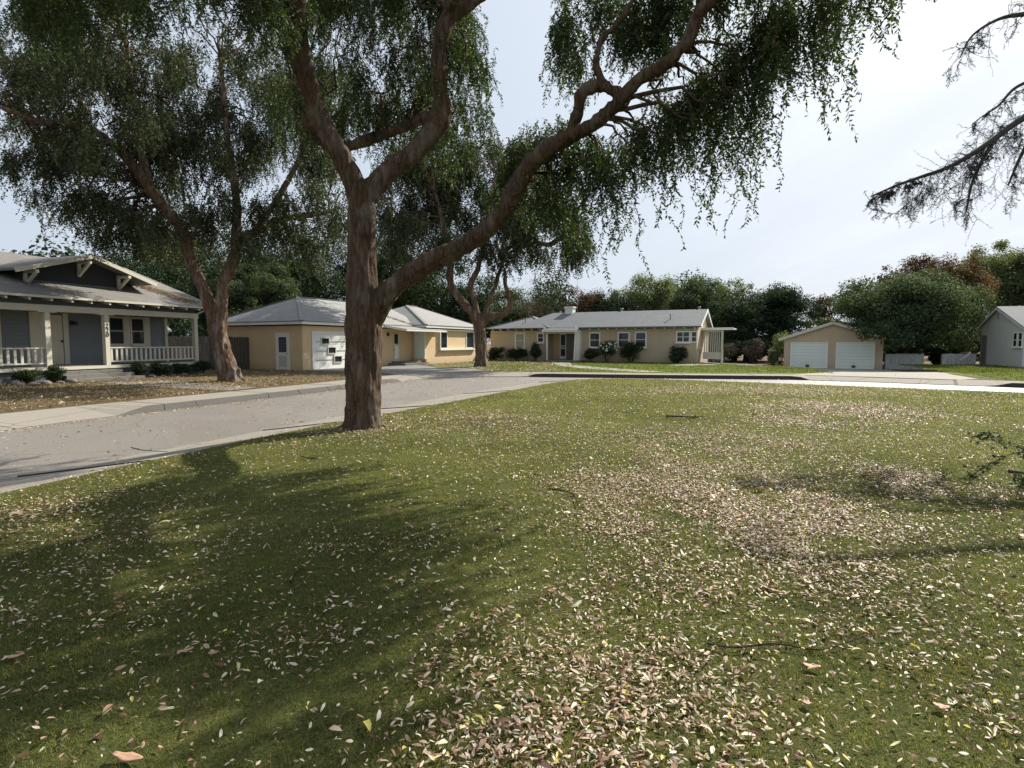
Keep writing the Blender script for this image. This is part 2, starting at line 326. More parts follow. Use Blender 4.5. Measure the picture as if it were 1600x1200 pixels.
def leaf_quads(P,D,S,Ln,Wd,rnd):
    """P base, D direction, S side, Ln length, Wd half width -> verts, faces, rnd"""
    n=len(P); Ln=Ln[:,None]; Wd=Wd[:,None]
    V=np.stack([P,P+D*Ln*.45+S*Wd,P+D*Ln,P+D*Ln*.45-S*Wd],1).reshape(-1,3)
    Fc=np.arange(n*4,dtype=np.int32).reshape(-1,4)
    return V,Fc,np.repeat(rnd,4)
# ================================================================= GROUND
def sheet(name,poly,off,m,step=2.0,kind='structure',label=None,thick=0,zf=None):
    b=bmesh.new(); vs=[b.verts.new((x,y,0)) for x,y in poly]
    for t in tessellate_polygon([[Vector((x,y,0)) for x,y in poly]]): b.faces.new([vs[i] for i in t])
    xs=[p[0] for p in poly]; ys=[p[1] for p in poly]
    for ax,(lo,hi) in ((0,(min(xs),max(xs))),(1,(min(ys),max(ys)))):
        c=math.ceil(max(lo,-10)/step)*step
        while c<min(hi,60):
            no=(1,0,0) if ax==0 else (0,1,0)
            bmesh.ops.bisect_plane(b,geom=b.verts[:]+b.edges[:]+b.faces[:],plane_co=(c,0,0) if ax==0 else (0,c,0),plane_no=no)
            c+=step
    for v in b.verts: v.co.z=(zf or hgt)(v.co.x,v.co.y)+off
    b.normal_update(); bmesh.ops.reverse_faces(b,faces=[f for f in b.faces if f.normal.z<0])
    me=bpy.data.meshes.new(name); b.to_mesh(me); b.free(); me.materials.append(m)
    o=link(bpy.data.objects.new(name,me)); o['kind']=kind
    if label: o['label']=label
    return o
ROADZ=-.16
LAWN=[(-9.6,-20),(-7.4,0),(-6.3,3.2),(-5.46,5.91),(-5.0,7.45),(-4.45,9.0),(-3.75,10.9),(-2.86,12.7),(-1.85,14.9),(-.6,17.7),(.75,20.7),(1.9,23.2),(2.9,24.6),(3.7,25.2),(4.8,25.45),(6.4,25.0),(8.6,23.7),(11,22.0),(13.75,20.1),(16.9,17.9),(24,12.8),(34,4.5),(48,-20)]
CONC=[(-10.9,-20),(-8.7,0),(-7.5,4.0),(-6.75,6.5),(-6.3,7.7),(-5.85,8.9),(-5.15,10.8),(-4.35,12.9),(-3.3,15.5),(-2.2,18.3),(-.75,21.6),(.5,24.0),(1.7,25.6),(3.1,26.5),(4.9,26.75),(6.8,26.2),(9.2,24.8),(11.7,23.1),(14.5,21.1),(17.7,18.9),(24.8,13.8),(35,5.5),(49.5,-20)]
KERB=[(-15.5,-20),(-12.8,0),(-11.3,6.0),(-10.45,10.0),(-9.9,12.3),(-9.2,14.2),(-8.4,16.2),(-7.4,18.7),(-6.6,20.8),(-5.6,24.0),(-4.9,26.2),(-3.6,28.3),(-1.6,29.3),(.8,29.3),(3.6,28.7),(6.4,28.1),(9.8,27.6),(13.4,27.0),(16.2,25.2),(18.4,23.3),(20.6,21.8),(27,17.5),(38,9.0),(53,-20)]
def edge_off(line,d):
    res=[]
    for i,p in enumerate(line):
        a=line[max(i-1,0)]; c=line[min(i+1,len(line)-1)]; dx,dy=c[0]-a[0],c[1]-a[1]; l=math.hypot(dx,dy)
        res.append((p[0]-dy/l*d,p[1]+dx/l*d))   # left of travel = away from the lawn
    return res
g=MB(); g.add([(-900,-500,-.75),(900,-500,-.75),(900,1300,-.75),(-900,1300,-.75)],[(0,1,2,3)]); o=g.build('ground',M_litter); tag(o,kind='structure')
sheet('lawn',LAWN,0,M_turf)
def strip(name,A,B,za,zb,m,label=None):
    n=len(A); V=[]; Fc=[]
    for i in range(n): V+= [(*A[i],za+hgt(*A[i])),(*B[i],zb+hgt(*B[i]))]
    for i in range(n-1): Fc.append((2*i,2*i+1,2*i+3,2*i+2))
    mb=MB(); mb.add(V,[f[::-1] for f in Fc]); o=mb.build(name,m,recalc=False); o['kind']='structure'
    return o
def resample(line,step=.6):
    r=[line[0]]
    for a,b in zip(line,line[1:]):
        k=max(1,int(math.dist(a,b)/step))
        for i in range(1,k+1): r.append((a[0]+(b[0]-a[0])*i/k,a[1]+(b[1]-a[1])*i/k))
    return r
strip('gutter_strip',LAWN,CONC,-.004,ROADZ+.006,M_walk)
strip('road',CONC,KERB,ROADZ+.004,ROADZ,M_asph)
# joints across the near concrete strip
jm=MB()
for (cxp,cyp),(lx,ly) in (((-5.0,11.2),(-3.55,11.35)),((-6.5,7.3),(-4.95,7.6)),((-3.6,14.9),(-2.1,14.4)),((-1.7,19.4),(-.05,19.0)),((1.2,25.2),(3.1,24.7))):
    a=Vector((lx,ly,.0)); b_=Vector((cxp,cyp,ROADZ+.01)); jm.bar(a,b_,.022,.02)
o=jm.build('gutter_joint',M_dark); tag(o,kind='structure')
# far kerb: top sheet at z=0, face drops to the road; lowered at driveways
KT=edge_off(KERB,.16)
DRV=[((-10.35,10.4),3.2),((-2.9,28.7),3.6),((16.8,24.7),3.2)]  # apron centres, half widths
def kz(p):
    z=0.02
    for c,hw in DRV:
        d=math.dist(p,c)
        z=min(z,ROADZ+.02+(0.02-ROADZ-.02)*sm((d-hw)/.7))
    return z
KR=resample(KERB,.4); KRT=edge_off(KR,.16)
def ribbon(name,A,B,zaf,zbf,m):
    V=[];Fc=[]
    for i in range(len(A)): V+=[(*A[i],zaf(A[i],i)),(*B[i],zbf(B[i],i))]
    for i in range(len(A)-1): Fc.append((2*i,2*i+1,2*i+3,2*i+2))
    mb=MB(); mb.add(V,[f[::-1] for f in Fc]); o=mb.build(name,m,recalc=False); o['kind']='structure'; return o
KF=edge_off(KR,.03)
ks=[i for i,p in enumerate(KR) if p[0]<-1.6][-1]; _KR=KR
ribbon('kerb_face',KR[:ks+1],KF[:ks+1],lambda p,i:ROADZ-.02,lambda p,i:kz(_KR[i]),M_kerbf)
ribbon('shade_toned_kerb_face',KR[ks:],KF[ks:],lambda p,i:ROADZ-.02,lambda p,i:kz(_KR[i+ks]),M_kerbshade)  # this stretch carries its shade in the dark maroon colour
SW=edge_off(KR,1.55)
def swz(p,i): return .02
ribbon('sidewalk',KF,SW,lambda p,i:kz(KR[i])+.001,swz,M_walk)
jm=MB()
for i in range(6,len(KR)-6,8):
    a_=Vector((*KF[i],kz(KR[i])+.003)); b_=Vector((*SW[i],.024)); jm.bar(a_,b_,.014,.008)
    jm.bar(Vector((*KR[i],ROADZ+.02)),Vector((*KF[i],kz(KR[i])+.002)),.014,.012)
o=jm.build('sidewalk_joint',M_kerbf); tag(o,kind='structure')
# yards beyond the sidewalk
YD=edge_off(KERB,1.5)
YARD=YD+[(80,-20),(80,90),(-80,90),(-80,-20)]
sheet('yard',YARD,-.004,M_litter,3.0)
def flat(name,pts,off,m,label=None): return sheet(name,pts,off,m,2.5,label=label)
flat('front_lawn',[(-1.2,31.2),(3,30.6),(7,29.9),(11,29.4),(14.4,28.6),(17.2,29.4),(19.8,33.5),(19.6,38),(18.2,43.5),(14.9,45.4),(6,49.6),(-1.8,53.6),(-4.2,50),(-3.2,38),(-2.5,35.4)],.006,M_lawnF)
flat('patchy_grass',[(-1.2,31.3),(2.4,31.0),(3.0,36),(3.4,46),(-1.8,53.4),(-4.2,50),(-4.4,42),(-6.3,42.0),(-4.9,36.5),(-2.6,35.6)],.014,M_lawnM)
flat('side_lawn',[(21.2,24.2),(27,19.9),(38,12),(44,14),(40,30),(36,38.6),(33.8,42.2),(28.6,42.5),(26,36),(23.2,30.5)],.006,M_lawnF)
flat('front_path',[(3.2,46.9),(4.7,46.2),(4.4,41),(5.6,37),(8.4,31.2),(7.3,30.7),(6.9,30.8),(4.6,34.8),(3.3,38.5)],.022,M_conc)
flat('stepping_slab',[(10.9,40.4),(14.3,42.7),(15.3,41.4),(12.2,39.4)],.024,M_conc)
flat('long_driveway',[(18.2,36.0),(20.0,35.6),(22.3,46),(22.1,60),(18.2,60),(15.6,46.6),(17.2,41)],.020,M_conc2)
flat('garage_apron',[(14.0,28.3),(18.4,31.5),(20.3,36),(22.3,46.1),(28.2,42.6),(26.0,35),(22.2,28.4),(20.6,24.8),(19.2,24.4),(16.5,26.6)],.016,M_conc)
flat('driveway',[(-5.9,28.3),(-7.0,30.2),(-12.3,33.0),(-8.5,41.3),(-6.9,41.1),(-4.6,36.6),(-2.3,34.9),(-.9,31.2),(-.4,30.8),(-2.2,30.6),(-4.2,29.6)],.010,M_conc2)
flat('bungalow_path',[(-16.6,22.6),(-14.9,24.1),(-9.1,20.2),(-9.5,18.9),(-12,19.9)],.008,M_conc2)
# ================================================================= TREES: limbs
def catmull(P,k=6):
    P=[np.array(p,float) for p in P]; P=[2*P[0]-P[1]]+P+[2*P[-1]-P[-2]]; r=[]
    for i in range(1,len(P)-2):
        for j in range(k):
            t=j/k; a,b,c,d=P[i-1],P[i],P[i+1],P[i+2]
            r.append(.5*((2*b)+(c-a)*t+(2*a-5*b+4*c-d)*t*t+(3*b-a-3*c+d)*t**3))
    r.append(P[-2]); return r
def limb(mb,spec,sides=14,k=5,rough=.05,seed=0,scale=1.0):
    """spec rows (px,py,Y,rpx): a centre line measured on the photo at real depth Y; adds it as a knobbly tube, returns its points"""
    rows=[]
    for px,py,Y,r in spec:
        p=at(px,py,Y); rows.append((p.x,p.y,p.z,r*Y/F*scale*.89))
    Cc=catmull(rows,k); pts=[c[:3] for c in Cc]; rad=[max(.006,c[3]) for c in Cc]
    st=len(mb.v); mb.tube(pts,rad,sides)
    for i in range(st,len(mb.v)):
        p=Vector(mb.v[i]); ri=min((i-st)//sides,len(pts)-1); c=Vector(pts[ri]); d=p-c
        n=noise.noise(p*2.2+Vector((seed,0,0)))+.55*noise.noise(p*6.5)+.3*noise.noise(p*15)
        mb.v[i]=tuple(c+d*(1+n*rough*2.2))
    return [np.array((*pts[i],rad[i])) for i in range(len(pts))]
def wander(a,b,n=6,sag=.2,j=.12):
    a=Vector(a);b=Vector(b);l=(b-a).length; r=[]
    for i in range(n+1):
        t=i/n; p=a.lerp(b,t)+Vector((random.uniform(-j,j),random.uniform(-j,j),random.uniform(-j,j)))*l*math.sin(math.pi*t)+Vector((0,0,sag*l*math.sin(math.pi*t)))
        r.append(p)
    return r
def remesh(o,vox):
    m=o.modifiers.new('join','REMESH'); m.mode='VOXEL'; m.voxel_size=vox; m.use_smooth_shade=True
    s=o.modifiers.new('soft','SMOOTH'); s.iterations=2; s.factor=.5
    dg=bpy.context.evaluated_depsgraph_get(); me=bpy.data.meshes.new_from_object(o.evaluated_get(dg)); o.modifiers.clear(); o.data=me
    a=vox/.02; nv=len(me.vertices); co=np.empty(nv*3,np.float32); me.vertices.foreach_get('co',co); co=co.reshape(-1,3)
    nr=np.empty(nv*3,np.float32); me.vertex_normals.foreach_get('vector',nr); nr=nr.reshape(-1,3); am=np.empty(nv,np.float32)
    for i,(x,y,z) in enumerate(co.tolist()):
        n=noise.noise(Vector((x*9/a,y*9/a,z*1.7/a))); n2=noise.noise(Vector((x*22/a,y*22/a,z*6/a))); n3=noise.noise(Vector((x*3.1,y*3.1,z*3.1)))
        am[i]=((1-abs(n)*2.2)*.022+n2*.014)*a*.9+n3*.012
    me.vertices.foreach_set('co',(co+nr*am[:,None]).ravel())
    me.polygons.foreach_set('use_smooth',[True]*len(me.polygons)); me.update()
def strands(starts,lens,node_gap,leaf_len,leaf_w,out0,rng,curl=.25):
    """hanging twigs with alternate leaves; returns leaf arrays and stem ribbons"""
    n=len(starts); K=int(max(lens)/node_gap)+1
    d=unit(np.stack([rng.normal(0,1,n),rng.normal(0,1,n),rng.normal(-.2,.5,n)],1))*out0+np.array([0,0,-.6]); d=unit(d)
    P=np.zeros((n,K,3)); P[:,0]=starts; D=np.zeros((n,K,3)); sway=rng.normal(0,.10,(n,3)); sway[:,2]=0
    for k in range(K):
        D[:,k]=d
        if k<K-1: P[:,k+1]=P[:,k]+d*node_gap
        sway=sway*.85+rng.normal(0,.07,(n,3)); sway[:,2]=0
        d=unit(d*.80+np.array([0,0,-.22])+sway)
    cnt=(lens/node_gap).astype(int); mask=np.arange(K)[None,:]<cnt[:,None]
    Pk=P[mask]; Dk=D[mask]; par=(np.arange(K)[None,:]+rng.integers(0,2,n)[:,None])[mask]%2
    m=len(Pk); side=unit(np.cross(Dk,rng.normal(0,1,(m,3)))); 
    # leaves grow in one loose plane per strand
    pl=np.repeat(unit(np.stack([rng.normal(0,1,n),rng.normal(0,1,n),rng.normal(0,.2,n)],1))[:,None,:],K,1)[mask]
    s=unit(pl*.8+side*.45)*np.where(par[:,None]==0,1,-1)
    LD=unit(Dk*rng.uniform(.35,.9,(m,1))+s*rng.uniform(.5,1,(m,1))+rng.normal(0,.15,(m,3)))
    keep=rng.random(m)<.9
    LD=LD[keep];Pk2=Pk[keep];mm=len(LD); SS=unit(np.cross(LD,rng.normal(0,1,(mm,3))))
    ln=leaf_len*rng.uniform(.6,1.25,mm); wd=leaf_w*rng.uniform(.7,1.2,mm)
    # stems
    a=P[:,:-1][mask[:,1:]]; b=P[:,1:][mask[:,1:]]
    return (Pk2,LD,SS,ln,wd),(a,b)
def crown_mesh(name,parts,stems,m,mstem,parent,rng,stemw=.004):
    P,LD,SS,ln,wd=[np.concatenate([p[i] for p in parts]) for i in range(5)]
    rn=np.clip(rng.normal(.45,.26,len(P)),0,1); 
    V,Fc,rn=leaf_quads(P,LD,SS,ln,wd,rn)
    mi=np.zeros(len(Fc),dtype=np.int32)
    if stems:
        a=np.concatenate([s[0] for s in stems]); b=np.concatenate([s[1] for s in stems]); n=len(a)
        sd_=unit(np.cross(b-a,rng.normal(0,1,(n,3))))*stemw
        V2=np.stack([a-sd_,a+sd_,b+sd_*.8,b-sd_*.8],1).reshape(-1,3); F2=np.arange(n*4).reshape(-1,4)+len(V)
        V=np.concatenate([V,V2]); Fc=np.concatenate([Fc,F2]); rn=np.concatenate([rn,np.full(n*4,.3)]); mi=np.concatenate([mi,np.ones(n,dtype=np.int32)])
    return np_mesh(name,V,Fc,m,parent,rn,mats=[m,mstem],mi=mi)
def drape_pts(px,py,Y,sx,sy,sY,n,rng):
    x=rng.normal(0,1,n).clip(-1.8,1.8)*sx*.55+px; y=rng.normal(0,1,n).clip(-1.8,1.8)*sy*.55+py; yy=rng.normal(0,1,n).clip(-2,2)*sY*.5+Y
    return np.array([at(a,b,c) for a,b,c in zip(x,y,yy)])
def elm(name,label,base,limbs,drapes,m_bark,m_leaf,leaf,gap,stemw,vox,seed,group=None,branch_r=.03,root_r=.36,scales=None):
    """base empty > trunk, crown. limbs: list of specs; drapes: (px,py,Y,sx,sy,sY,n,len)"""
    rng=np.random.default_rng(seed); random.seed(seed)
    root=empty(name,base); tag(root,label,'tree',group)
    mb=MB(); nodes=[]; rr=random.Random(seed)
    for i,s in enumerate(limbs): nodes+=limb(mb,s,seed=seed+i*3,scale=(scales or {}).get(i,1.0))
    for i in range(7):   # root flare
        a=i*.9+rr.uniform(-.2,.2); c=Vector(base)+Vector((0,0,0)); d_=Vector((math.cos(a),math.sin(a),0)); q=root_r
        mb.tube([c+d_*q*.55+Vector((0,0,q*1.5)),c+d_*q*.85+Vector((0,0,q*.6)),c+d_*q*rr.uniform(1.15,1.35)+Vector((0,0,q*.10)),c+d_*q*rr.uniform(1.6,2.0)+Vector((0,0,-q*.18))],[q*.36,q*.33,q*.22,q*.12],8)
    big=np.array([n for n in nodes])
    parts=[];stems=[];tw=MB()
    for (px,py,Y,sx,sy,sY,n,ln) in drapes:
        nt_=max(2,n//9); T_=drape_pts(px,py,Y,sx,sy,sY,nt_,rng); tl=rng.uniform(.45,1.15,nt_); pick=rng.integers(0,nt_,n)
        S=T_[pick]+rng.normal(0,1,(n,3))*leaf[0]*np.array([1.3,1.3,1.6]); c=T_.mean(0)
        d=np.linalg.norm(big[:,:3]-c,axis=1)+np.maximum(0,big[:,2]-c[2]-.3)*1.2; j=int(np.argmin(d)); a=big[j]
        if np.linalg.norm(a[:3]-c)>.3:
            pth=wander(a[:3],c,7,.12,.10); r0=min(a[3]*.5,branch_r*(1+np.linalg.norm(a[:3]-c)*.5))
            tw.tube(pth,[r0*(1-.75*t/7) for t in range(8)],6)
            pn=[np.array(p) for p in pth[3:]]
        else: pn=[a[:3],c]
        # side shoots from the branch to the strand starts, several strands sharing one shoot
        for q in range(nt_):
            s0=pn[rng.integers(0,len(pn))]; pth=wander(s0,T_[q],4,.06,.10); tw.tube(pth,[branch_r*.30*(1-.15*t) for t in range(5)],4,False)
        lens=ln*tl[pick]*rng.uniform(.45,1.05,n)
        a_,b_=strands(S,lens,gap,leaf[0],leaf[1],.5,rng); parts.append(a_); stems.append(b_)
    inv=np.array(base)
    for p in (mb,tw): p.v=[tuple(np.array(v)-inv) for v in p.v]
    parts=[(p[0]-inv,*p[1:]) for p in parts]; stems=[(a-inv,b-inv) for a,b in stems]
    tr=mb.build('trunk',m_bark,root); remesh(tr,vox)
    b=tw.build('branches',m_bark,root)
    cr_=crown_mesh('crown',parts,stems,m_leaf,m_bark,root,rng,stemw)
    return root
# --- the big elm on the near lawn
T1=[[(566,688,10.61,46),(567,676,10.61,37),(568,660,10.6,32.5),(568,630,10.6,30),(568,580,10.6,29.5),(568,520,10.6,30),(567,470,10.6,27.5),(566,420,10.6,24),(565,370,10.6,23),(565,320,10.6,22.5),(566,292,10.6,23)],
 [(562,312,10.6,21),(548,272,10.5,18),(528,235,10.4,17),(503,192,10.3,17),(488,150,10.2,16),(473,100,10,17),(466,60,9.9,17.5),(463,0,9.8,17),(455,-80,9.7,15),(430,-200,9.6,12),(400,-330,9.5,8),(370,-430,9.4,5)],
 [(570,310,10.6,21),(598,277,10.7,18),(630,252,10.8,17),(662,222,10.9,17.5),(686,190,11,19),(691,160,11,15),(686,120,11,14),(688,70,11,14),(700,30,11,13),(730,5,11.1,13),(775,-35,11.2,12),(815,-110,11.3,10),(830,-220,11.4,7),(850,-320,11.4,4)],
 [(575,520,10.6,20),(590,482,10.6,24),(613,450,10.5,21),(641,429,10.4,19.5),(675,407,10.2,19.5),(712,389,10,18.5),(750,366,9.8,18),(783,335,9.6,17),(804,300,9.4,18),(825,262,9.2,17),(856,234,9,17),(892,212,8.8,14),(930,193,8.6,12),(968,158,8.4,12),(1000,124,8.3,11),(1046,95,8.1,11),(1077,58,8,11),(1092,20,7.9,10.5),(1118,-2,7.8,10),(1155,-50,7.7,8),(1190,-120,7.6,6),(1230,-180,7.5,4)],
 [(972,150,8.4,8),(948,136,8.45,8),(925,135,8.5,8),(908,148,8.6,8.5),(903,172,8.7,8),(893,205,8.8,10)],
 [(962,152,8.4,5),(943,128,8.4,5),(932,98,8.4,5),(940,62,8.5,4),(965,36,8.5,4),(988,0,8.5,3),(1000,-60,8.5,2.5)],
 [(690,178,11,12),(655,188,11.8,8),(610,206,12,8),(560,224,12.2,8),(520,232,12.6,6),(480,205,13,5)],
 [(500,190,10.3,13),(484,196,10.2,9),(478,180,10.1,8)],
 [(466,40,9.9,10),(420,-10,10.3,9),(360,-60,10.6,8),(280,-110,10.8,7),(190,-150,11,5),(90,-170,11,3.5)],
 [(700,20,11,8),(740,-60,10,7),(800,-150,9,6),(880,-260,8,5)],
 [(1118,0,7.8,6),(1180,-20,7.4,4.5),(1250,-40,7.1,3.5),(1320,-50,6.9,2.5)],
 [(463,-10,9.8,9),(500,-120,8.8,8),(540,-260,7.8,6),(560,-420,7,4)]]
rs=random.Random(3); D1=[(x,y,Y,10,10,.3,n,l) for x,y,Y,n,l in ((1035,215,8.3,7,1.9),(1085,190,8.1,8,2.1),(1150,150,7.9,9,2.3),(1165,180,7.9,8,2.2),(950,250,8.6,8,1.9),(1060,230,8.2,6,1.7),(1210,80,7.6,8,1.6),(1290,60,7.3,9,1.9),(1350,-20,7.0,8,1.5),(1120,200,8,6,1.5),(990,230,8.4,6,1.7))]
# right limb curtains: (x, y of start, strand length m)
for x,y,Y,n,l in [(880,10,10,30,1.5),(870,260,9.1,60,.7),(845,290,9.2,50,.9),(880,300,9.3,46,1.2),(905,230,8.9,60,.9),(935,235,8.8,56,1.2),(950,250,8.6,26,1.6),(975,215,8.5,52,1.0),(1000,200,8.3,44,1.1),(1030,170,8.2,48,1.2),(1050,200,8.2,24,1.5),(1075,150,8.1,60,1.2),(1100,120,8,70,1.2),(1120,130,7.9,26,1.75),(1140,80,7.8,80,1.3),(1165,110,7.8,26,1.9),(1180,40,7.6,80,1.3),(1210,30,7.5,60,1.3),(1245,10,7.4,50,1.3),(1285,0,7.3,36,1.5),(1300,-20,7.2,34,1.2),(1345,-50,7,24,1.2),(1400,-70,6.9,6,1.0),(1470,-70,6.8,6,1.0),
   (885,40,9,60,.9),(905,90,8.9,40,.8),(950,0,8.6,60,.9),(985,20,8.5,80,1.0),(1020,30,8.4,80,1.1),(1050,0,8.2,80,1.1),(1010,-60,8.3,80,1.1),(920,-50,8.8,60,1.0),(1100,-40,8,80,1.1),(1160,-80,7.8,80,1.1),(1220,-90,7.6,60,1.1),(890,-60,9.5,50,1.0)]:
    D1.append((x,y,Y+rs.uniform(.1,1.2),24,16,.5,int(n*1.15),l*1.12))
for i in range(46):   # upper centre and left, over the fork
    x=rs.uniform(455,735); y=rs.uniform(-120,170); D1.append((x,y,rs.uniform(11.6,14.5),32,28,.9,62,rs.uniform(.9,1.9)))
for i in range(26):
    x=rs.uniform(0,460); y=rs.uniform(-160,25); D1.append((x,y,rs.uniform(9.2,11.5),38,28,1.0,90,rs.uniform(.7,1.4)))
for x,y,Y,n,l in [(800,270,9.6,50,.6),(770,300,9.9,40,.5),(820,230,9.3,70,.6),(850,215,9.1,80,.55),(880,200,8.9,60,.55),(800,250,9.5,60,.9),(700,235,11.2,20,.9),(560,110,11,40,1.2),(620,90,11.4,60,1.4),(655,150,11.8,50,1.1),(600,180,12,50,1.0),(540,190,12.3,50,1.0),(720,80,11.2,50,1.5),(752,90,11.3,40,1.5),(740,170,11.4,40,1.3)]:
    D1.append((x,y,Y+.35,22,16,.4,int(n*1.0),l))
for i in range(16):   # above and beside the frame: seen from elsewhere, and the roof of shade over the lawn
    x=rs.uniform(-100,760); y=rs.uniform(-620,-130); D1.append((x,y,rs.uniform(7.5,13),60,60,1.6,32,rs.uniform(.8,1.6)))
elm('weeping_elm_tree','large reddish-barked elm with forked trunk and long arching limb on the green lawn',(-2.83,10.6,0),T1,D1,M_bark,M_leafA,(.072,.0138),.0205,.0022,.02,11,branch_r=.020,root_r=.26,scales={1:.93,2:.93,3:.84})
# --- elm in front of the bungalow fence
T2=[[(362,606,23.5,27),(360,596,23.5,22),(352,565,23.5,18),(342,530,23.5,16),(338,500,23.5,17)],
 [(338,512,23.5,15),(328,480,23.5,11.5),(315,445,23.5,10.5),(301,415,23.5,10),(293,392,23.4,10),(291,372,23.4,10),(280,352,23.3,9),(262,328,23.2,9),(238,300,23,9),(212,265,22.8,8),(182,232,22.5,7),(150,206,22.2,6.5),(110,195,22,6),(60,190,21.8,5),(20,175,21.6,4),(-40,150,21.4,3)],
 [(342,510,23.5,14),(346,475,23.5,11.5),(350,442,23.6,11),(364,408,23.7,11),(373,382,23.8,8),(395,364,23.9,7),(430,345,24,5.5),(470,338,24.2,5),(515,332,24.4,4)],
 [(368,395,23.8,8),(370,352,23.9,7),(368,300,24,6),(360,250,24.1,5),(352,180,24.2,4),(345,90,24.3,3)],
 [(238,300,23,7),(226,262,23.3,6),(216,205,23.6,5),(206,140,24,4),(196,60,24.3,3)],
 [(400,360,23.9,5),(440,300,24.5,4),(470,240,25,3),(490,170,25.4,2.5)]]
D2=[]
for x,y,l in [(95,320,1.3),(130,345,1.4),(160,360,1.4),(190,372,1.3),(225,378,1.2),(255,385,1.2),(60,300,1.2),(300,385,1.0),(345,380,1.0),(120,300,1.6),(170,320,1.6),(210,340,1.5),(250,350,1.5)]:
    D2.append((x,y,rs.uniform(24,26.5),22,14,1.0,80,l))
for i in range(120):
    x=rs.uniform(20,545); e=.95-abs(x-300)/420.; y=rs.uniform(70,230+60*e); D2.append((x,y,(rs.uniform(24.2,28) if i%7 else rs.uniform(20.5,23)),30,22,1.4,76,rs.uniform(1.0,2.0)))
for x,y,l in [(20,250,1.6),(55,235,1.4),(100,250,1.8),(140,300,1.6),(180,310,2.0),(210,330,1.8),(240,345,1.4),(300,330,1.5),(330,340,1.3),(380,375,1.2),(420,360,1.9),(455,350,2.0),(480,370,2.2),(520,340,2.2),(545,310,2.0),(400,320,2.),(350,300,2),(440,300,2.2),(500,290,2.2)]:
    D2.append((x,y,rs.uniform(22,25),22,16,1.1,95,l))
for i in range(30):
    D2.append((rs.uniform(0,520),rs.uniform(-120,60),rs.uniform(21,27),50,50,2,40,1.5))
elm('weeping_elm_tree','leaning pale-barked elm with two stems beside the wooden fence and the bungalow',(-11.7,23.5,0),T2,D2,M_bark2,M_leafB,(.12,.031),.05,.004,.032,23,branch_r=.035,root_r=.34,scales={0:.86,1:.84,2:.84})
# --- elm between the two tan houses
T3=[[(752,578,38,15),(752,570,38,12),(752,545,38,10),(750,520,38,9.5),(747,502,38,9)],
 [(748,508,38,8),(736,487,38,6.5),(721,470,38,6),(708,452,38,5.5),(703,430,38,5),(704,408,38,4.6),(700,380,38,4),(690,340,38,3),(680,300,38,2)],
 [(748,505,38,6),(741,470,38,4.5),(735,446,38,4.5),(745,424,38,4),(752,400,38,3.5),(760,370,38,3),(768,320,38,2.5),(775,270,38,2)],
 [(752,508,38,6),(765,495,37.8,5.5),(785,492,37.6,5),(797,478,37.5,5),(795,463,37.5,3.5),(790,445,37.5,3),(788,420,37.5,2.5)],
 [(752,505,38,5),(765,470,38.2,3.5),(776,440,38.3,3.2),(786,408,38.4,3),(795,388,38.4,3),(828,378,38.4,3.2),(860,382,38.4,3.5),(884,365,38.4,2.6),(897,362,38.4,1.6)]]
D3=[]
for i in range(64):
    x=rs.uniform(600,850); y=rs.uniform(200,350); D3.append((x,y,rs.uniform(38.3,43),22,16,1.6,70,rs.uniform(1.6,3.0)))
for x,y,l in [(860,330,2.6),(885,340,2.6),(905,360,2.8),(830,350,2.8),(800,380,2.6),(845,390,2.2),(890,380,2.6),(910,375,2.2),(780,390,2.2),(760,380,2),(720,380,2),(690,370,2.4),(655,350,2.4),(630,340,2.6),(815,340,3),(870,300,2.4),(620,380,2.2),(660,400,1.8)]:
    D3.append((x,y,rs.uniform(36,40),13,12,1.4,85,l))
elm('weeping_elm_tree','distant weeping elm with curved low stems between the two tan stucco houses',(-2.08,38,0),T3,D3,M_bark2,M_leafB,(.19,.05),.08,.006,.05,31,branch_r=.05,root_r=.32)
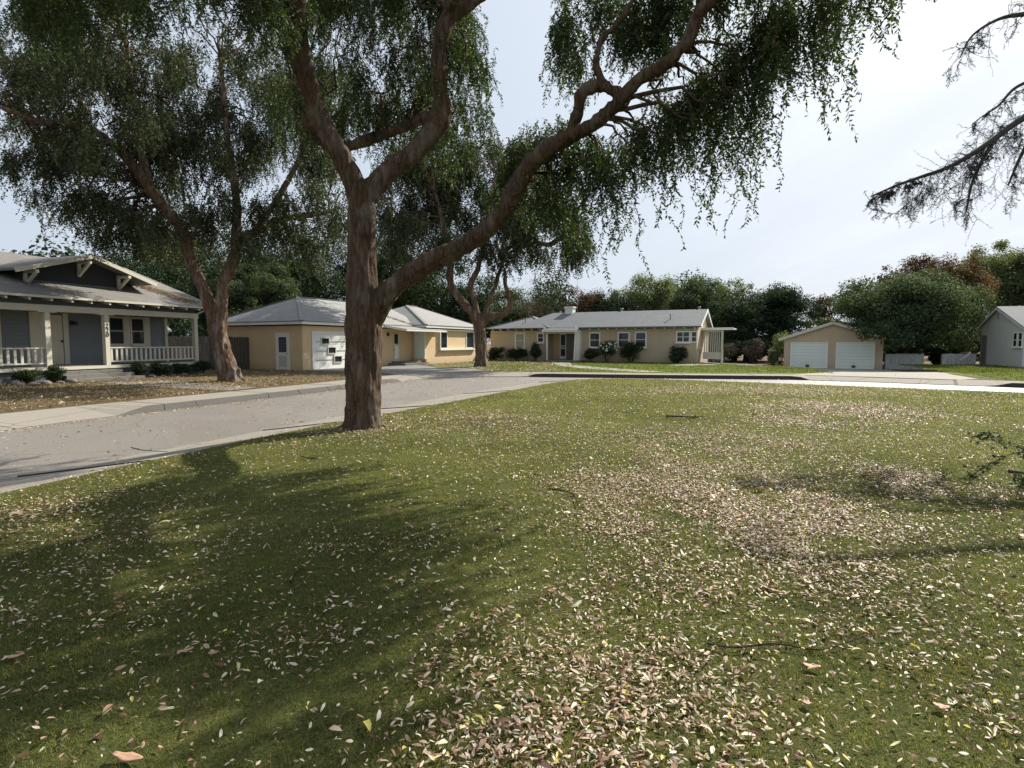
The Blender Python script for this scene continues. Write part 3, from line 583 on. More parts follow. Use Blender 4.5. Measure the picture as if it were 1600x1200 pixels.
# ================================================================= HOUSES
class House:
    """local frame: u along the front wall, v outwards from it, z up"""
    def __init__(s,name,o,t,label,cat='house',z=0,group=None):
        s.root=empty(name,(o[0],o[1],z),math.atan2(t[1],t[0])); tag(s.root,label,cat,group)
    def part(s,name,mb,m,parent=None,label=None):
        o=mb.build(name,m,parent or s.root,flip_y=True)
        if label: o['label']=label
        return o
    def boxes(s,name,m,bs,parent=None,label=None):
        mb=MB()
        for b in bs: mb.box(*b)
        return s.part(name,mb,m,parent,label)
    def window(s,u0,u1,z0,z1,v=0,frame=None,bars=(),mull=(),pane=None,fw=.07,sill=True,label=None,d=.05):
        m=frame or M_cream
        bs=[(u0,u0+fw,v,v+d,z0,z1),(u1-fw,u1,v,v+d,z0,z1),(u0+fw,u1-fw,v,v+d,z1-fw,z1),(u0+fw,u1-fw,v,v+d,z0,z0+fw)]
        for z in bars: bs.append((u0+fw,u1-fw,v+.004,v+d-.012,z-.022,z+.022))
        for x in mull: bs.append((x-.03,x+.03,v+.002,v+d-.006,z0+fw,z1-fw))
        w_=s.boxes('window',m,bs,label=label)
        s.boxes('pane',pane or M_glass,[(u0+fw,u1-fw,v-.01,v+.014,z0+fw,z1-fw)],w_)
        if sill: s.boxes('sill',m,[(u0-.05,u1+.05,v,v+d+.05,z0-.06,z0-.003)],w_)
        return w_
    def window_side(s,u,v0,v1,z0,z1,m,pane=None,fw=.06,bars=()):   # on a wall u=const facing -u
        d=.05
        bs=[(u-d,u,v0,v0+fw,z0,z1),(u-d,u,v1-fw,v1,z0,z1),(u-d,u,v0+fw,v1-fw,z1-fw,z1),(u-d,u,v0+fw,v1-fw,z0,z0+fw)]
        for z in bars: bs.append((u-d+.01,u-.004,v0+fw,v1-fw,z-.02,z+.02))
        w_=s.boxes('window',m,bs); s.boxes('pane',pane or M_glass,[(u-.014,u+.01,v0+fw,v1-fw,z0+fw,z1-fw)],w_); return w_
    def hip(s,u0,u1,v0,v1,ze,zr,ra,rb,m,fm=None,th=.16,name='roof',open_end=None):
        """v0<v1 (v1 is the front); ra, rb ridge end points (u,v)"""
        mb=MB(); P=[(u0,v1,ze),(u1,v1,ze),(u1,v0,ze),(u0,v0,ze),(ra[0],ra[1],zr),(rb[0],rb[1],zr)]
        Q=[(x,y,z-.05) for x,y,z in P[:4]]
        mb.add(P+Q,[(0,1,5,4),(1,2,5),(2,3,4,5),(3,0,4),(0,6,7,1),(1,7,8,2),(2,8,9,3),(3,9,6,0),(9,8,7,6)])
        r=s.part(name,mb,m)
        f=MB(); e=.03
        z0,z1=ze-.05-th,ze-.052
        f.box(u0+e,u1-e,v1-e-.03,v1-e,z0,z1); f.box(u0+e,u1-e,v0+e,v0+e+.03,z0,z1); f.box(u0+e,u0+e+.03,v0+e+.03,v1-e-.03,z0,z1); f.box(u1-e-.03,u1-e,v0+e+.03,v1-e-.03,z0,z1)
        f.box(u0+.08,u1-.08,v0+.08,v1-.08,z0+.02,z0+.04)
        s.part('fascia',f,fm or M_white)
        return r
# ---------- tan house with the garage
H=House('stucco_house',(-12.23,32.95),(402,880),'tan stucco house with attached garage door of three small offset windows')
mb=MB()
mb.box(0,12.2,-7.0,0,-.2,2.62); H.part('wall',mb,M_stucco,label='long garage and entry wing')
mb=MB(); mb.box(11.1,19.6,-7.6,1.2,-.2,2.68); H.part('wall',mb,M_stucco,label='projecting bedroom wing')
r=H.hip(-.35,12.4,-7.35,.35,2.90,4.62,(3.2,-3.5),(12.3,-3.5),M_shin)
H.hip(10.75,19.95,-7.95,1.55,2.97,4.75,(14.9,-3.1),(16.3,-3.1),M_shin)
cap=MB(); 
for a,b in (((-.35,.35,2.92),(3.2,-3.5,4.64)),((-.35,-7.35,2.92),(3.2,-3.5,4.64)),((3.2,-3.5,4.64),(12.3,-3.5,4.64))): cap.bar(a,b,.22,.035)
H.part('ridge_cap',cap,M_shin)
cap=MB()
for a,b in (((10.75,1.55,2.99),(14.9,-3.1,4.77)),((19.95,1.55,2.99),(16.3,-3.1,4.77)),((14.9,-3.1,4.77),(16.3,-3.1,4.77))): cap.bar(a,b,.22,.035)
H.part('ridge_cap',cap,M_shin)
gd=MB(); gd.box(.82,5.6,-.02,.03,.02,2.2)
g_=H.part('garage_door',gd,M_white)
H.boxes('door_frame',M_white,[(.72,.82,-.01,.06,0,2.3),(5.6,5.7,-.01,.06,0,2.3),(.82,5.6,-.01,.06,2.2,2.3)],g_)
for (a,b,c,d_) in ((1.50,2.10,1.56,1.88),(2.05,2.66,.98,1.32),(2.58,3.20,.42,.76)):
    fr=H.boxes('window_frame',M_cream,[(a-.06,a,.03,.09,c-.06,d_+.06),(b,b+.06,.03,.09,c-.06,d_+.06),(a,b,.03,.09,c-.06,c),(a,b,.03,.09,d_,d_+.06)],g_)
    H.boxes('pane',M_glass,[(a,b,.025,.045,c,d_)],g_)
H.boxes('rail',M_metal,[(1.05,1.44,.03,.055,1.68,1.71),(2.16,5.3,.03,.055,1.68,1.71),(1.05,1.99,.03,.055,1.11,1.14),(2.72,5.3,.03,.055,1.11,1.14),(1.05,2.52,.03,.055,.56,.59),(3.26,5.3,.03,.055,.56,.59)],g_)
# side door on the left wall (facing -u)
dr=MB(); dr.box(-.03,.0,-1.98,-1.10,.03,2.1); d_=H.part('door',dr,M_white,label='half-glazed side door')
H.boxes('door_frame',M_white,[(-.06,0,-2.08,-1.98,0,2.2),(-.06,0,-1.10,-1.0,0,2.2),(-.06,0,-1.98,-1.10,2.1,2.2)],d_)
H.boxes('pane',M_glass,[(-.045,-.02,-1.84,-1.24,1.06,1.95)],d_); H.boxes('slat',M_metal,[(-.052,-.047,-1.84,-1.24,1.12+i*.09,1.135+i*.09) for i in range(9)],d_)
H.boxes('panel',M_cream,[(-.042,-.029,-1.84,-1.24,.18,.86)],d_); H.boxes('handle',M_metal,[(-.09,-.03,-1.22,-1.14,.95,1.0)],d_)
H.boxes('vent',M_metal,[(-.015,.005,-.72,-.66,1.86,1.92)])
# entry alcove
dr=MB(); dr.box(8.72,9.45,.0,.04,.28,2.35); d_=H.part('door',dr,M_cream,label='grey-white entry door under the porch roof')
H.boxes('pane',M_glass,[(8.82,9.25,.03,.05,1.55,2.25)],d_); H.boxes('panel',M_white,[(8.85,9.3,.035,.05,.45,1.4)],d_); H.boxes('handle',M_metal,[(8.76,8.8,.04,.1,1.05,1.15)],d_)
H.boxes('wall_lamp',M_black,[(8.0,8.12,0,.14,2.1,2.3),(8.03,8.09,.02,.18,2.3,2.34)])
H.boxes('step',M_step,[(8.1,11.08,0,1.5,-.1,.16),(8.5,11.08,0,1.15,.16,.28)])
mb=MB(); mb.box(11.02,11.098,.25,1.2,.42,2.5)
for k in range(8): mb.box(10.995,11.02,.3+k*.115,.34+k*.115,.42,2.5)
H.part('board_panel',mb,M_gwhite); H.boxes('planter',M_stucco,[(10.85,11.099,.2,1.45,-.1,.42)])
rp=MB(); rp.prism([(0,2.86),(0,2.74),(2.2,2.42),(2.2,2.54)],0,7.3,12.6)
H.part('porch_roof',rp,M_white)
rp=MB(); rp.prism([(0,2.875),(0,2.865),(2.2,2.545),(2.2,2.555)],0,7.28,12.62); H.part('porch_roofing',rp,M_shin)
# framed window pair
H.boxes('window_surround',M_white,[(12.95,18.84,1.2,1.40,2.56,2.68),(12.95,18.84,1.2,1.42,1.02,1.14),(12.95,13.05,1.2,1.38,1.14,2.56),(18.74,18.84,1.2,1.38,1.14,2.56)])
H.window(13.06,14.25,1.15,2.55,1.2,M_white,(),(),sill=False); H.window(17.35,18.73,1.15,2.55,1.2,M_white,(),(),sill=False)
H2=H
# ---------- long beige house
z3=0
H=House('stucco_house',(-2,52.8),(.898,-.439),'long beige single-storey house with chimney, many white sash windows and recessed porch')
mb=MB(); mb.box(0,5.75,-7,0,-.5,2.72); H.part('wall',mb,M_stucco3,label='left wing wall')
mb=MB(); mb.box(8.9,18.5,-7,0,-.5,2.78); H.part('wall',mb,M_stucco3,label='right wing wall')
mb=MB(); mb.box(5.75,8.9,-7,-1.3,-.5,2.7); H.part('wall',mb,M_stucco,label='back wall of the porch')
# gable roof, main: u 3.8..18.85, ridge v=-3.5 with hipped left end
mb=MB(); zr=4.45; ze=2.95
P=[(2.2,.42,ze),(18.85,.42,ze),(18.85,-7.42,ze),(2.2,-7.42,ze),(4.9,-3.5,zr),(18.85,-3.5,zr)]
Q=[(x,y,z-.12) for x,y,z in P]
mb.add(P+Q,[(0,1,5,4),(5,2,3,4),(3,0,4),(6,10,11,7),(11,10,9,8),(9,10,6),(0,6,7,1),(1,7,11,5),(5,11,8,2),(2,8,9,3),(3,9,6,0)])
RF=H.part('roof',mb,M_shin3)
H.hip(-.42,6.1,-7.4,.44,2.93,4.12,(3.0,-3.0),(3.0,-3.6),M_shin3,M_white,th=.0)
cap=MB(); 
for a,b in (((-.42,.44,2.95),(3.0,-3.0,4.14)),((6.1,.44,2.95),(3.0,-3.0,4.14))): cap.bar(a,b,.22,.04)
H.part('ridge_cap',cap,M_shin3)
mb=MB(); mb.prism([(0,2.78),(-3.5,4.3),(-7,2.78)],0,18.2,18.5); H.part('gable',mb,M_stucco3)
mb=MB()
for a,b in (((.42,ze-.1),(-3.5,zr-.1)),((-7.42,ze-.1),(-3.5,zr-.1))): mb.bar((18.86,a[0],a[1]),(18.86,b[0],b[1]),.03,.2)
H.part('barge_board',mb,M_white)
# porch roof running forward
mb=MB(); mb.prism([(.3,2.98),(.3,2.90),(1.0,2.64),(1.0,2.72)],0,5.6,8.85); H.part('porch_roof',mb,M_shin3)
H.boxes('fascia',M_white,[(5.6,8.85,1.0,1.03,2.56,2.74)]); H.boxes('beam',M_cream,[(5.9,8.5,.62,.74,2.42,2.60)])
H.boxes('post',M_white,[(5.93,6.05,.62,.74,.1,2.42)])
mb=MB(); mb.prism([(0,2.98),(0,.1),(.85,.1),(.62,2.3),(.85,2.62),(.45,2.98)],0,8.5,8.62); mb.box(8.62,8.92,.0,.5,.1,2.7); H.part('porch_wing',mb,M_white)
H.boxes('porch_floor',M_conc2,[(5.5,9.2,-1.3,1.6,-.3,.12)])
d_=H.boxes('door',M_screen,[(7.06,7.98,-1.3,-1.24,.14,2.45)],label='dark grey front door')
H.boxes('handle',M_metal,[(7.12,7.17,-1.24,-1.18,1.1,1.2)],d_)
d_=H.boxes('screen_door',M_white,[(6.45,6.55,-1.24,-1.19,.14,2.45),(6.98,7.06,-1.24,-1.19,.14,2.45),(6.55,6.98,-1.24,-1.19,2.33,2.45),(6.55,6.98,-1.24,-1.19,1.20,1.26),(6.55,6.98,-1.24,-1.19,1.33,1.39),(6.55,6.98,-1.24,-1.19,1.06,1.12),(6.55,6.98,-1.24,-1.19,.14,.42)])
H.boxes('pane',M_black,[(6.55,6.98,-1.235,-1.215,.42,2.33)],d_)
H.boxes('wall_lamp',M_black,[(8.25,8.4,-1.3,-1.12,2.0,2.3)])
for (a,b,c,e,p) in ((2.53,3.56,1.08,2.54,M_blind),(4.73,5.43,1.61,2.55,None),(9.62,10.61,1.19,2.52,None),(12.11,13.14,1.2,2.53,None),(13.56,14.55,1.21,2.55,None)):
    w_=H.window(a,b,c,e,0,M_white,bars=((c+e)/2,),pane=p,fw=.11,label='window with a pale blind behind the lower sashes' if p else None)
w_=H.window(16.89,18.0,1.62,2.56,0,M_white,bars=(2.09,),mull=(17.44,),fw=.10); 
w_=H.window(18.02,18.55,1.62,2.56,.0,M_white,bars=(2.09,),fw=.10,sill=False)
tail=MB(); tail.prism([(0,2.84),(0,2.70),(.40,2.78),(.40,2.86)],0,-.04,.04); 
T0=tail.build('rafter_tail',M_white,H.root,flip_y=True); T0.location=(.4,0,0)
for i in range(1,24):
    u=.4+i*.78
    if 5.6<u<9.0: continue
    c=T0.copy(); link(c,H.root); c.location=(u,0,0)
mb=MB(); mb.box(6.2,6.95,-3.9,-3.1,4.0,4.86); mb.box(6.13,7.02,-3.97,-3.03,4.86,4.98); H.part('chimney',mb,M_gwhite)
mb=MB(); mb.tube([(7.25,-3.6,4.2),(7.25,-3.6,8.0)],[.02,.012],6); H.part('antenna_pole',mb,M_metal)
for u,v,zb,r_,hh in ((11.4,-3.8,4.3,.10,.35),(18.1,-3.8,4.3,.09,.32),(5.4,-3.9,4.2,.08,.3),(16.2,-1.2,3.5,.05,.42),(3.0,-1.3,3.35,.06,.4)):
    mb=MB(); mb.tube([(u,v,zb),(u,v,zb+hh)],[r_,r_],10); mb.tube([(u,v,zb+hh-.02),(u,v,zb+hh+.07)],[r_*1.6,r_*1.3],10); mb.box(u-.22,u+.22,v-.2,v+.2,zb-.13,zb-.02) if r_<.07 else None
    H.part('vent_pipe',mb,M_metal)
# covered side patio at the right end
H.boxes('patio_roof',M_white,[(18.52,21.0,-5.2,-2.2,2.72,2.82),(18.52,21.03,-2.2,-2.16,2.66,2.86)])
mb=MB()
for k in range(9): mb.box(18.75+k*.16,18.83+k*.16,-2.5,-2.44,.75,2.6)
mb.box(18.66,20.2,-2.44,-2.40,2.5,2.7); mb.box(18.66,20.2,-2.47,-2.41,.28,.85)
H.part('slat_screen',mb,M_cream); H.boxes('post',M_cream,[(20.1,20.24,-2.4,-2.26,-.3,2.7)])
H.boxes('meter_box',M_metal,[(18.5,18.62,-1.5,-1.3,.7,1.1),(18.5,18.56,-1.45,-1.38,-.3,.7)])
H3=H
# ---------- double garage
H=House('double_garage',(22.14,45.93),(.8609,-.5088),'beige gabled garage with two white roll doors under a leafy tree','garage',z=-.4)
mb=MB(); mb.prism([(0,-.2),(6.76,-.2),(6.76,2.28),(3.4,3.42),(0,2.28)],1,-6.5,0); H.part('wall',mb,M_stucco3)
mb=MB(); mb.prism([(-.38,2.26),(3.4,3.55),(7.14,2.26),(7.14,2.36),(3.4,3.66),(-.38,2.36)],1,-6.8,.22); H.part('roof',mb,M_shin3)
mb=MB()
for a,b in (((-.40,2.24),(3.4,3.545)),((7.16,2.24),(3.4,3.545))): mb.bar((a[0],.235,a[1]+.02),(b[0],.235,b[1]+.02),.03,.22)
H.part('barge_board',mb,M_cream)
for a,b in ((.57,3.04),(3.76,6.15)):
    mb=MB()
    for k in range(8): mb.box(a,b,-.02,.03+.008*(k%2),.0+k*.248,.235+k*.248)
    d_=H.part('garage_door',mb,M_gwhite)
    H.boxes('door_frame',M_white,[(a-.09,a,-.01,.07,-.1,2.06),(b,b+.09,-.01,.07,-.1,2.06),(a,b,-.01,.07,1.99,2.06)],d_)
    c_=a+(b-a)*.47; H.boxes('vent',M_black,[(c_-.13,c_+.13,.03,.055,.1,.28)],d_); H.boxes('handle',M_metal,[(c_-.06,c_+.06,.04,.08,.4,.43)],d_)
HG=H
# ---------- pale house at the right edge
H=House('gabled_house',(35.27,42.49),(-.284,-.9588),'pale grey stucco cottage with steep gable and small paired windows','house',z=-.4)
mb=MB(); mb.prism([(0,-.3),(5.5,-.3),(5.5,3.05),(2.3,4.45),(0,3.2)],1,-11,0); H.part('wall',mb,M_stucco4)
mb=MB(); mb.prism([(-.25,3.09),(2.3,4.47),(5.8,2.95),(5.8,3.06),(2.3,4.6),(-.25,3.2)],1,-11.2,.18); H.part('roof',mb,M_shin3)
mb=MB(); 
for a,b in (((-.25,3.06),(2.3,4.44)),((5.8,2.92),(2.3,4.44))): mb.bar((a[0],.19,a[1]),(b[0],.19,b[1]),.03,.14)
H.part('barge_board',mb,M_stucco4)
H.window(4.30,4.82,1.72,2.72,0,M_white,bars=(2.2,),fw=.06); H.window(4.90,5.42,1.72,2.72,0,M_white,bars=(2.2,),fw=.06)
d_=H.boxes('door',M_screen,[(.22,.95,0,.05,.45,2.5)]); H.boxes('door_frame',M_metal,[(.14,.22,0,.07,.45,2.58),(.95,1.03,0,.07,.45,2.58),(.22,.95,0,.07,2.5,2.58)],d_)
H.boxes('vent',M_metal,[(2.15,2.32,0,.04,3.7,4.1)]); H.boxes('vent',M_black,[(1.4,1.6,0,.02,.1,.2)]); H.boxes('vent',M_black,[(3.9,4.1,0,.02,.1,.2)])
mb=MB(); mb.box(0,1.6,0,1.2,-.3,.42); mb.box(0,1.3,1.2,1.5,-.3,.2); H.part('step',mb,M_step)
mb=MB(); mb.bar((.1,1.25,1.3),(1.6,1.25,1.3),.07,.07); mb.bar((1.6,1.25,1.3),(2.1,2.1,.75),.09,.09)
for u in (.1,.6,1.1,1.6): mb.bar((u,1.25,.2),(u,1.25,1.3),.06,.06)
mb.bar((2.1,2.1,-.2),(2.1,2.1,.8),.1,.1); H.part('stair_rail',mb,M_cream)
mb=MB(); mb.tube([(3.2,-2.6,4.1),(3.2,-2.6,4.75)],[.1,.1],8); mb.box(2.7,3.7,-3.0,-2.2,4.2,4.23); H.part('vent_pipe',mb,M_white)
H4=H
# ---------- bungalow 220
H=House('porch_bungalow',(-19.1,23.2),(.303,.953),'blue-grey clapboard bungalow with white porch posts numbered 220 and low gable')
wv=-2.1
def siding(mb,u0,u1,v,z0,z1,st=.165,axis=0):
    z=z0
    while z<z1-.01:
        t=min(st,z1-z)
        if axis==0: mb.prism([(v-.02,z),(v+.042,z),(v+.0,z+t),(v-.02,z+t)],0,u0,u1)
        else: mb.add([(v-.02,u0,z),(v+.028,u0,z),(v+.008,u0,z+t),(v-.02,u0,z+t),(v-.02,u1,z),(v+.028,u1,z),(v+.008,u1,z+t),(v-.02,u1,z+t)],[(0,1,2,3),(7,6,5,4),(0,4,5,1),(1,5,6,2),(2,6,7,3),(3,7,4,0)])
        z+=st
mb=MB(); mb.box(-6.5,7.38,-13,wv-.02,-.1,3.2); siding(mb,-6.5,7.38,wv,.6,3.2); siding(mb,-13,wv,7.38,.3,3.3,axis=1)
H.part('wall',mb,M_blue)
H.boxes('porch_floor',M_step,[(-6.5,7.5,wv,.12,.48,.60)]); H.boxes('floor_edge',M_cream,[(-6.5,7.53,.12,.15,.47,.605)])
H.boxes('porch_skirt',M_blued,[(-6.5,7.45,-.1,.05,-.2,.48),(7.36,7.45,wv,-.1,-.2,.48)])
H.boxes('beam',M_cream,[(-6.5,7.42,-.12,.12,2.90,3.16),(7.2,7.42,wv,-.12,2.92,3.14)])
mb=MB(); siding(mb,-6.5,7.4,-.03,3.16,3.56,.13); mb.box(-6.5,7.4,-.1,-.05,3.16,3.56); H.part('frieze',mb,M_blued)
H.boxes('porch_ceiling',M_cream,[(-6.5,7.2,wv,-.12,2.98,3.02)])
for k,u in enumerate((-4.3,0.0,2.46,7.27)):
    mb=MB(); mb.box(u-.1,u+.1,-.1,.1,.60,2.86); mb.box(u-.35,u+.35,-.13,.13,2.855,2.902) if u<7 else mb.box(u-.12,u+.12,-.12,.12,2.86,2.9)
    p_=H.part('porch_post',mb,M_cream)
    if k==2: post220=p_
mb=MB(); mb.box(7.2,7.35,wv-.05,wv+.12,.6,2.95); H.part('corner_board',mb,M_cream)
def railing(u0,u1,name='railing'):
    mb=MB(); mb.box(u0,u1,-.05,.05,1.36,1.42); mb.box(u0,u1,-.04,.04,.74,.80)
    o=H.part(name,mb,M_cream); n=max(2,int((u1-u0)/.235)); b0=None
    for i in range(n):
        u=u0+(i+.5)*(u1-u0)/n
        if b0 is None: q=MB(); q.box(-.045,.045,-.022,.022,.80,1.36); b0=q.build('baluster',M_cream,o,flip_y=True); b0.location=(u,0,0)
        else: c=b0.copy(); link(c,o); c.location=(u,0,0)
    return o
railing(-4.2,-.1); railing(2.56,7.17)
mb=MB(); mb.box(7.24,7.30,wv,-.1,1.36,1.42); mb.box(7.24,7.30,wv,-.1,.74,.80)
for k in range(8): mb.box(7.25,7.29,wv+.14+k*.24,wv+.22+k*.24,.8,1.36)
H.part('side_railing',mb,M_cream)
# porch wall features
def trim(u0,u1,z0,z1,m=M_cream,nm='trim'): return H.boxes(nm,m,[(u0,u1,wv+.028,wv+.09,z0,z1)])
trim(-.62,-.42,.6,2.95); trim(.65,1.28,.6,2.95)
d_=H.boxes('door',M_cream,[(1.32,1.98,wv+.03,wv+.075,.66,2.86)],label='cream front door'); H.boxes('panel',M_cream,[(1.40,1.88,wv+.075,wv+.086,.86,2.7)],d_); H.boxes('handle',M_black,[(1.90,1.95,wv+.075,wv+.14,1.62,1.74)],d_); H.boxes('threshold',M_metal,[(1.25,2.3,wv+.03,wv+.16,.6,.66)],d_)
trim(2.02,2.24,.6,2.95)
H.boxes('wall_lamp',M_black,[(2.36,2.42,wv+.03,wv+.1,2.42,2.64),(2.46,2.62,wv+.03,wv+.18,2.44,2.6)])
for a,b in ((4.08,4.95),(5.22,6.05)):
    H.window(a,b,1.48,2.92,wv+.045,M_cream,bars=(2.2,),fw=.09,d=.07)
trim(4.96,5.21,1.3,2.95); trim(6.06,6.34,1.3,2.95)
H.boxes('window_box',M_cream,[(5.2,5.7,wv+.1,wv+.24,1.44,1.53)])
mb=MB(); mb.box(2.02,2.04,wv+.03,wv+.05,.6,.62)
# steps
mb=MB(); mb.box(.15,2.75,.15,.55,-.1,.42); mb.box(.05,3.0,.55,.95,-.1,.27); mb.box(-.05,3.15,.95,1.4,-.1,.12); H.part('step',mb,M_step)
# house number on the second post
def number(txt,u,z,size,m,parent):
    seg={'2':[[(0,.78),(.12,.95),(.38,1.0),(.62,.93),(.72,.76),(.66,.58),(.40,.36),(.08,.08),(.0,.02)],[(0,.02),(.78,.02)]],'0':[[(.38,1.0),(.12,.9),(.0,.68),(.0,.32),(.12,.1),(.38,0),(.64,.1),(.76,.32),(.76,.68),(.64,.9),(.38,1.0)]]}
    for i,ch in enumerate(txt):
        mb=MB()
        for pl in seg[ch]:
            for a,b in zip(pl,pl[1:]):
                A_=(u+(a[0]-.38)*size*.8,.112,z-i*size*1.27+a[1]*size); B_=(u+(b[0]-.38)*size*.8,.112,z-i*size*1.27+b[1]*size)
                ex=(Vector(B_)-Vector(A_)).normalized()*size*.05
                mb.bar(Vector(A_)-ex,Vector(B_)+ex,size*.115,.02,(0,1,0))
        H.part('number',mb,m,parent)
number('220',2.46,2.31,.165,M_black,post220)
# main roof: side gable, eave forward over the porch
mb=MB(); mb.prism([(.6,3.50),(-6.2,5.95),(-13.0,3.50),(-13.0,3.40),(-6.2,5.83),(.6,3.40)],0,-6.6,8.35); RB=H.part('roof',mb,M_shin2)
mb=MB(); mb.bar((8.37,.6,3.43),(8.37,-6.2,5.86),.03,.17); H.part('barge_board',mb,M_cream)
H.boxes('gutter_edge',M_cream,[(-6.6,8.35,.60,.625,3.41,3.50)])
tail=MB(); tail.prism([(-.05,3.56),(-.05,3.40),(.58,3.29),(.58,3.39)],0,-.04,.04); T0=tail.build('rafter_tail',M_cream,H.root,flip_y=True); T0.location=(-5.7,0,0)
for i in range(1,18):
    c=T0.copy(); link(c,H.root); c.location=(-5.7+i*.8,0,0)
mb=MB(); mb.bar((7.3,.05,3.1),(7.75,.45,3.42),.07,.07); H.part('knee_brace',mb,M_cream)
# front gable dormer
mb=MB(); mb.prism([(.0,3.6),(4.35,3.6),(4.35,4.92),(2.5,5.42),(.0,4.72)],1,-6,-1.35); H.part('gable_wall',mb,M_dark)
mb=MB(); mb.prism([(-.62,4.52),(2.5,5.47),(5.62,4.52),(5.62,4.62),(2.5,5.58),(-.62,4.62)],1,-6.2,-.6); H.part('gable_roof',mb,M_shin2)
mb=MB()
mb.bar((-.64,-.58,4.52),(2.5,-.58,5.49),.05,.17); mb.bar((5.64,-.58,4.52),(2.5,-.58,5.49),.05,.17); H.part('barge_board',mb,M_cream)
for u,zt in ((.16,4.66),(2.36,5.32),(4.2,4.86)):
    mb=MB(); mb.bar((u,-1.33,zt-.72),(u,-1.33,zt),.13,.13,(0,1,0)); mb.bar((u,-1.33,zt-.1),(u,-.57,zt-.1),.13,.12); mb.bar((u,-1.31,zt-.65),(u,-.65,zt-.14),.11,.11); H.part('knee_brace',mb,M_cream)
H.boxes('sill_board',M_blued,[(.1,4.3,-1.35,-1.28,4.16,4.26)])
# scalloped side canopy
mb=MB(); mb.prism([(wv-2.2,3.0),(wv-1.0,2.95),(wv-.2,2.3),(wv-.2,2.22),(wv-2.2,2.22)],0,7.42,7.9); H.part('side_canopy',mb,M_white)
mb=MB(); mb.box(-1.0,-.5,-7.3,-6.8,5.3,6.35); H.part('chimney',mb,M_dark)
HB=H
# leaf drift lying on the bungalow roof
def leafpile(name,label,P,nrm,m,size,seed,cat=None,group=None,mats=None):
    rng=np.random.default_rng(seed); n=len(P)
    az=rng.uniform(0,2*math.pi,n); D=np.stack([np.cos(az),np.sin(az),rng.normal(0,.22,n)],1); 
    up=np.array(nrm)[None]; D=unit(D-(D*up).sum(1,keepdims=True)*up*.9); S=unit(np.cross(D,up)+up*rng.normal(0,.42,(n,1)))
    ln=size*rng.uniform(.55,1.35,n)
    V,Fc,rn=leaf_quads(P,D,S,ln,ln*rng.uniform(.14,.22,n),rng.random(n))
    o=np_mesh(name,V,Fc,m,rnd=rn); tag(o,label,cat,group,'stuff'); return o
rng=np.random.default_rng(4); n=2600
q=rng.random(n); uu=5.9+q*1.3+rng.normal(0,.32,n); vv=-3.3+q*3.1+rng.normal(0,.25,n); zz_=3.52+(.6-vv)*.3603
Wm=Matrix.Translation((-19.1,23.2,0))@Matrix.Rotation(math.atan2(.953,.303),4,'Z')
leafpile('roof_leaves','drift of dry tan leaves on the bungalow roof',np.array([Wm@Vector((a,-b,c+.01)) for a,b,c in zip(uu,vv,zz_)]),(.1,-.2,.97),M_fallTan,.13,5)
n=500; q=rng.random(n); Wm2=Matrix.Translation((-12.23,32.95,0))@Matrix.Rotation(math.atan2(880,402),4,'Z')
P=[]
for t in q:
    u=10.9-(t)*1.6+rng.normal(0,.08); v=.3-t*1.6+rng.normal(0,.08); P.append(Wm2@Vector((u,-v,2.93+t*.75+.03)))
leafpile('roof_leaves','dry leaves caught in the roof valley of the tan house',np.array(P),(.1,-.2,.97),M_fallTan,.11,6)
# ================================================================= FENCES
def board_fence(name,label,a,b,z0,z1,m,seed=0,bw=.14,posts=None,cat='fence',dog=True,group=None):
    a=Vector(a);b=Vector(b);l=(b-a).length; root=empty(name,(a.x,a.y,0),math.atan2(b.y-a.y,b.x-a.x)); tag(root,label,cat,group); rr=random.Random(seed)
    mb=MB(); x=0
    while x<l:
        zt=z1+rr.uniform(-.02,.02); w_=bw-.008; th=rr.uniform(0,.006)
        c=.03 if dog else 0
        mb.add([(x,-th,z0),(x+w_,-th,z0),(x+w_,-th,zt-c),(x+w_-c,-th,zt),(x+c,-th,zt),(x,-th,zt-c),(x,.02-th,z0),(x+w_,.02-th,z0),(x+w_,.02-th,zt-c),(x+w_-c,.02-th,zt),(x+c,.02-th,zt),(x,.02-th,zt-c)],
         [(0,1,2,3,4,5),(11,10,9,8,7,6)]+[(i,(i+1)%6+6 if False else i+6,(i+1)%6+6,(i+1)%6) for i in range(6)])
        x+=bw
    mb.build('board_panel',m,root)
    r=MB(); r.box(0,l,.02,.06,z0+.3,z0+.39); r.box(0,l,.02,.06,z1-.4,z1-.31); r.build('rail',m,root)
    for x in np.linspace(.05,l-.05,max(2,int(l/2.4)+1)):
        p=MB(); p.box(x-.05,x+.05,.06,.16,z0-.2,z1-.05); p.build('fence_post',m,root)
    return root
board_fence('board_fence','weathered grey-brown board fence behind the bungalow porch corner',(-23.4,32.2),(-18.0,33.4),-.05,2.0,M_fence,1)
board_fence('board_fence','board fence coloured dark as shade, abutting the tan garage wall',(-18.0,33.4),(-16.2,34.75),-.02,1.98,M_fenceshade,2)
board_fence('board_fence','low whitish board fence right beside the double garage',(28.5,43.0),(31.0,42.6),-.45,.78,M_fencew,3,dog=False)
board_fence('board_fence','low whitish board fence nearer the pale cottage steps',(32.3,42.3),(34.6,42.1),-.45,.80,M_fencew,4,dog=False)
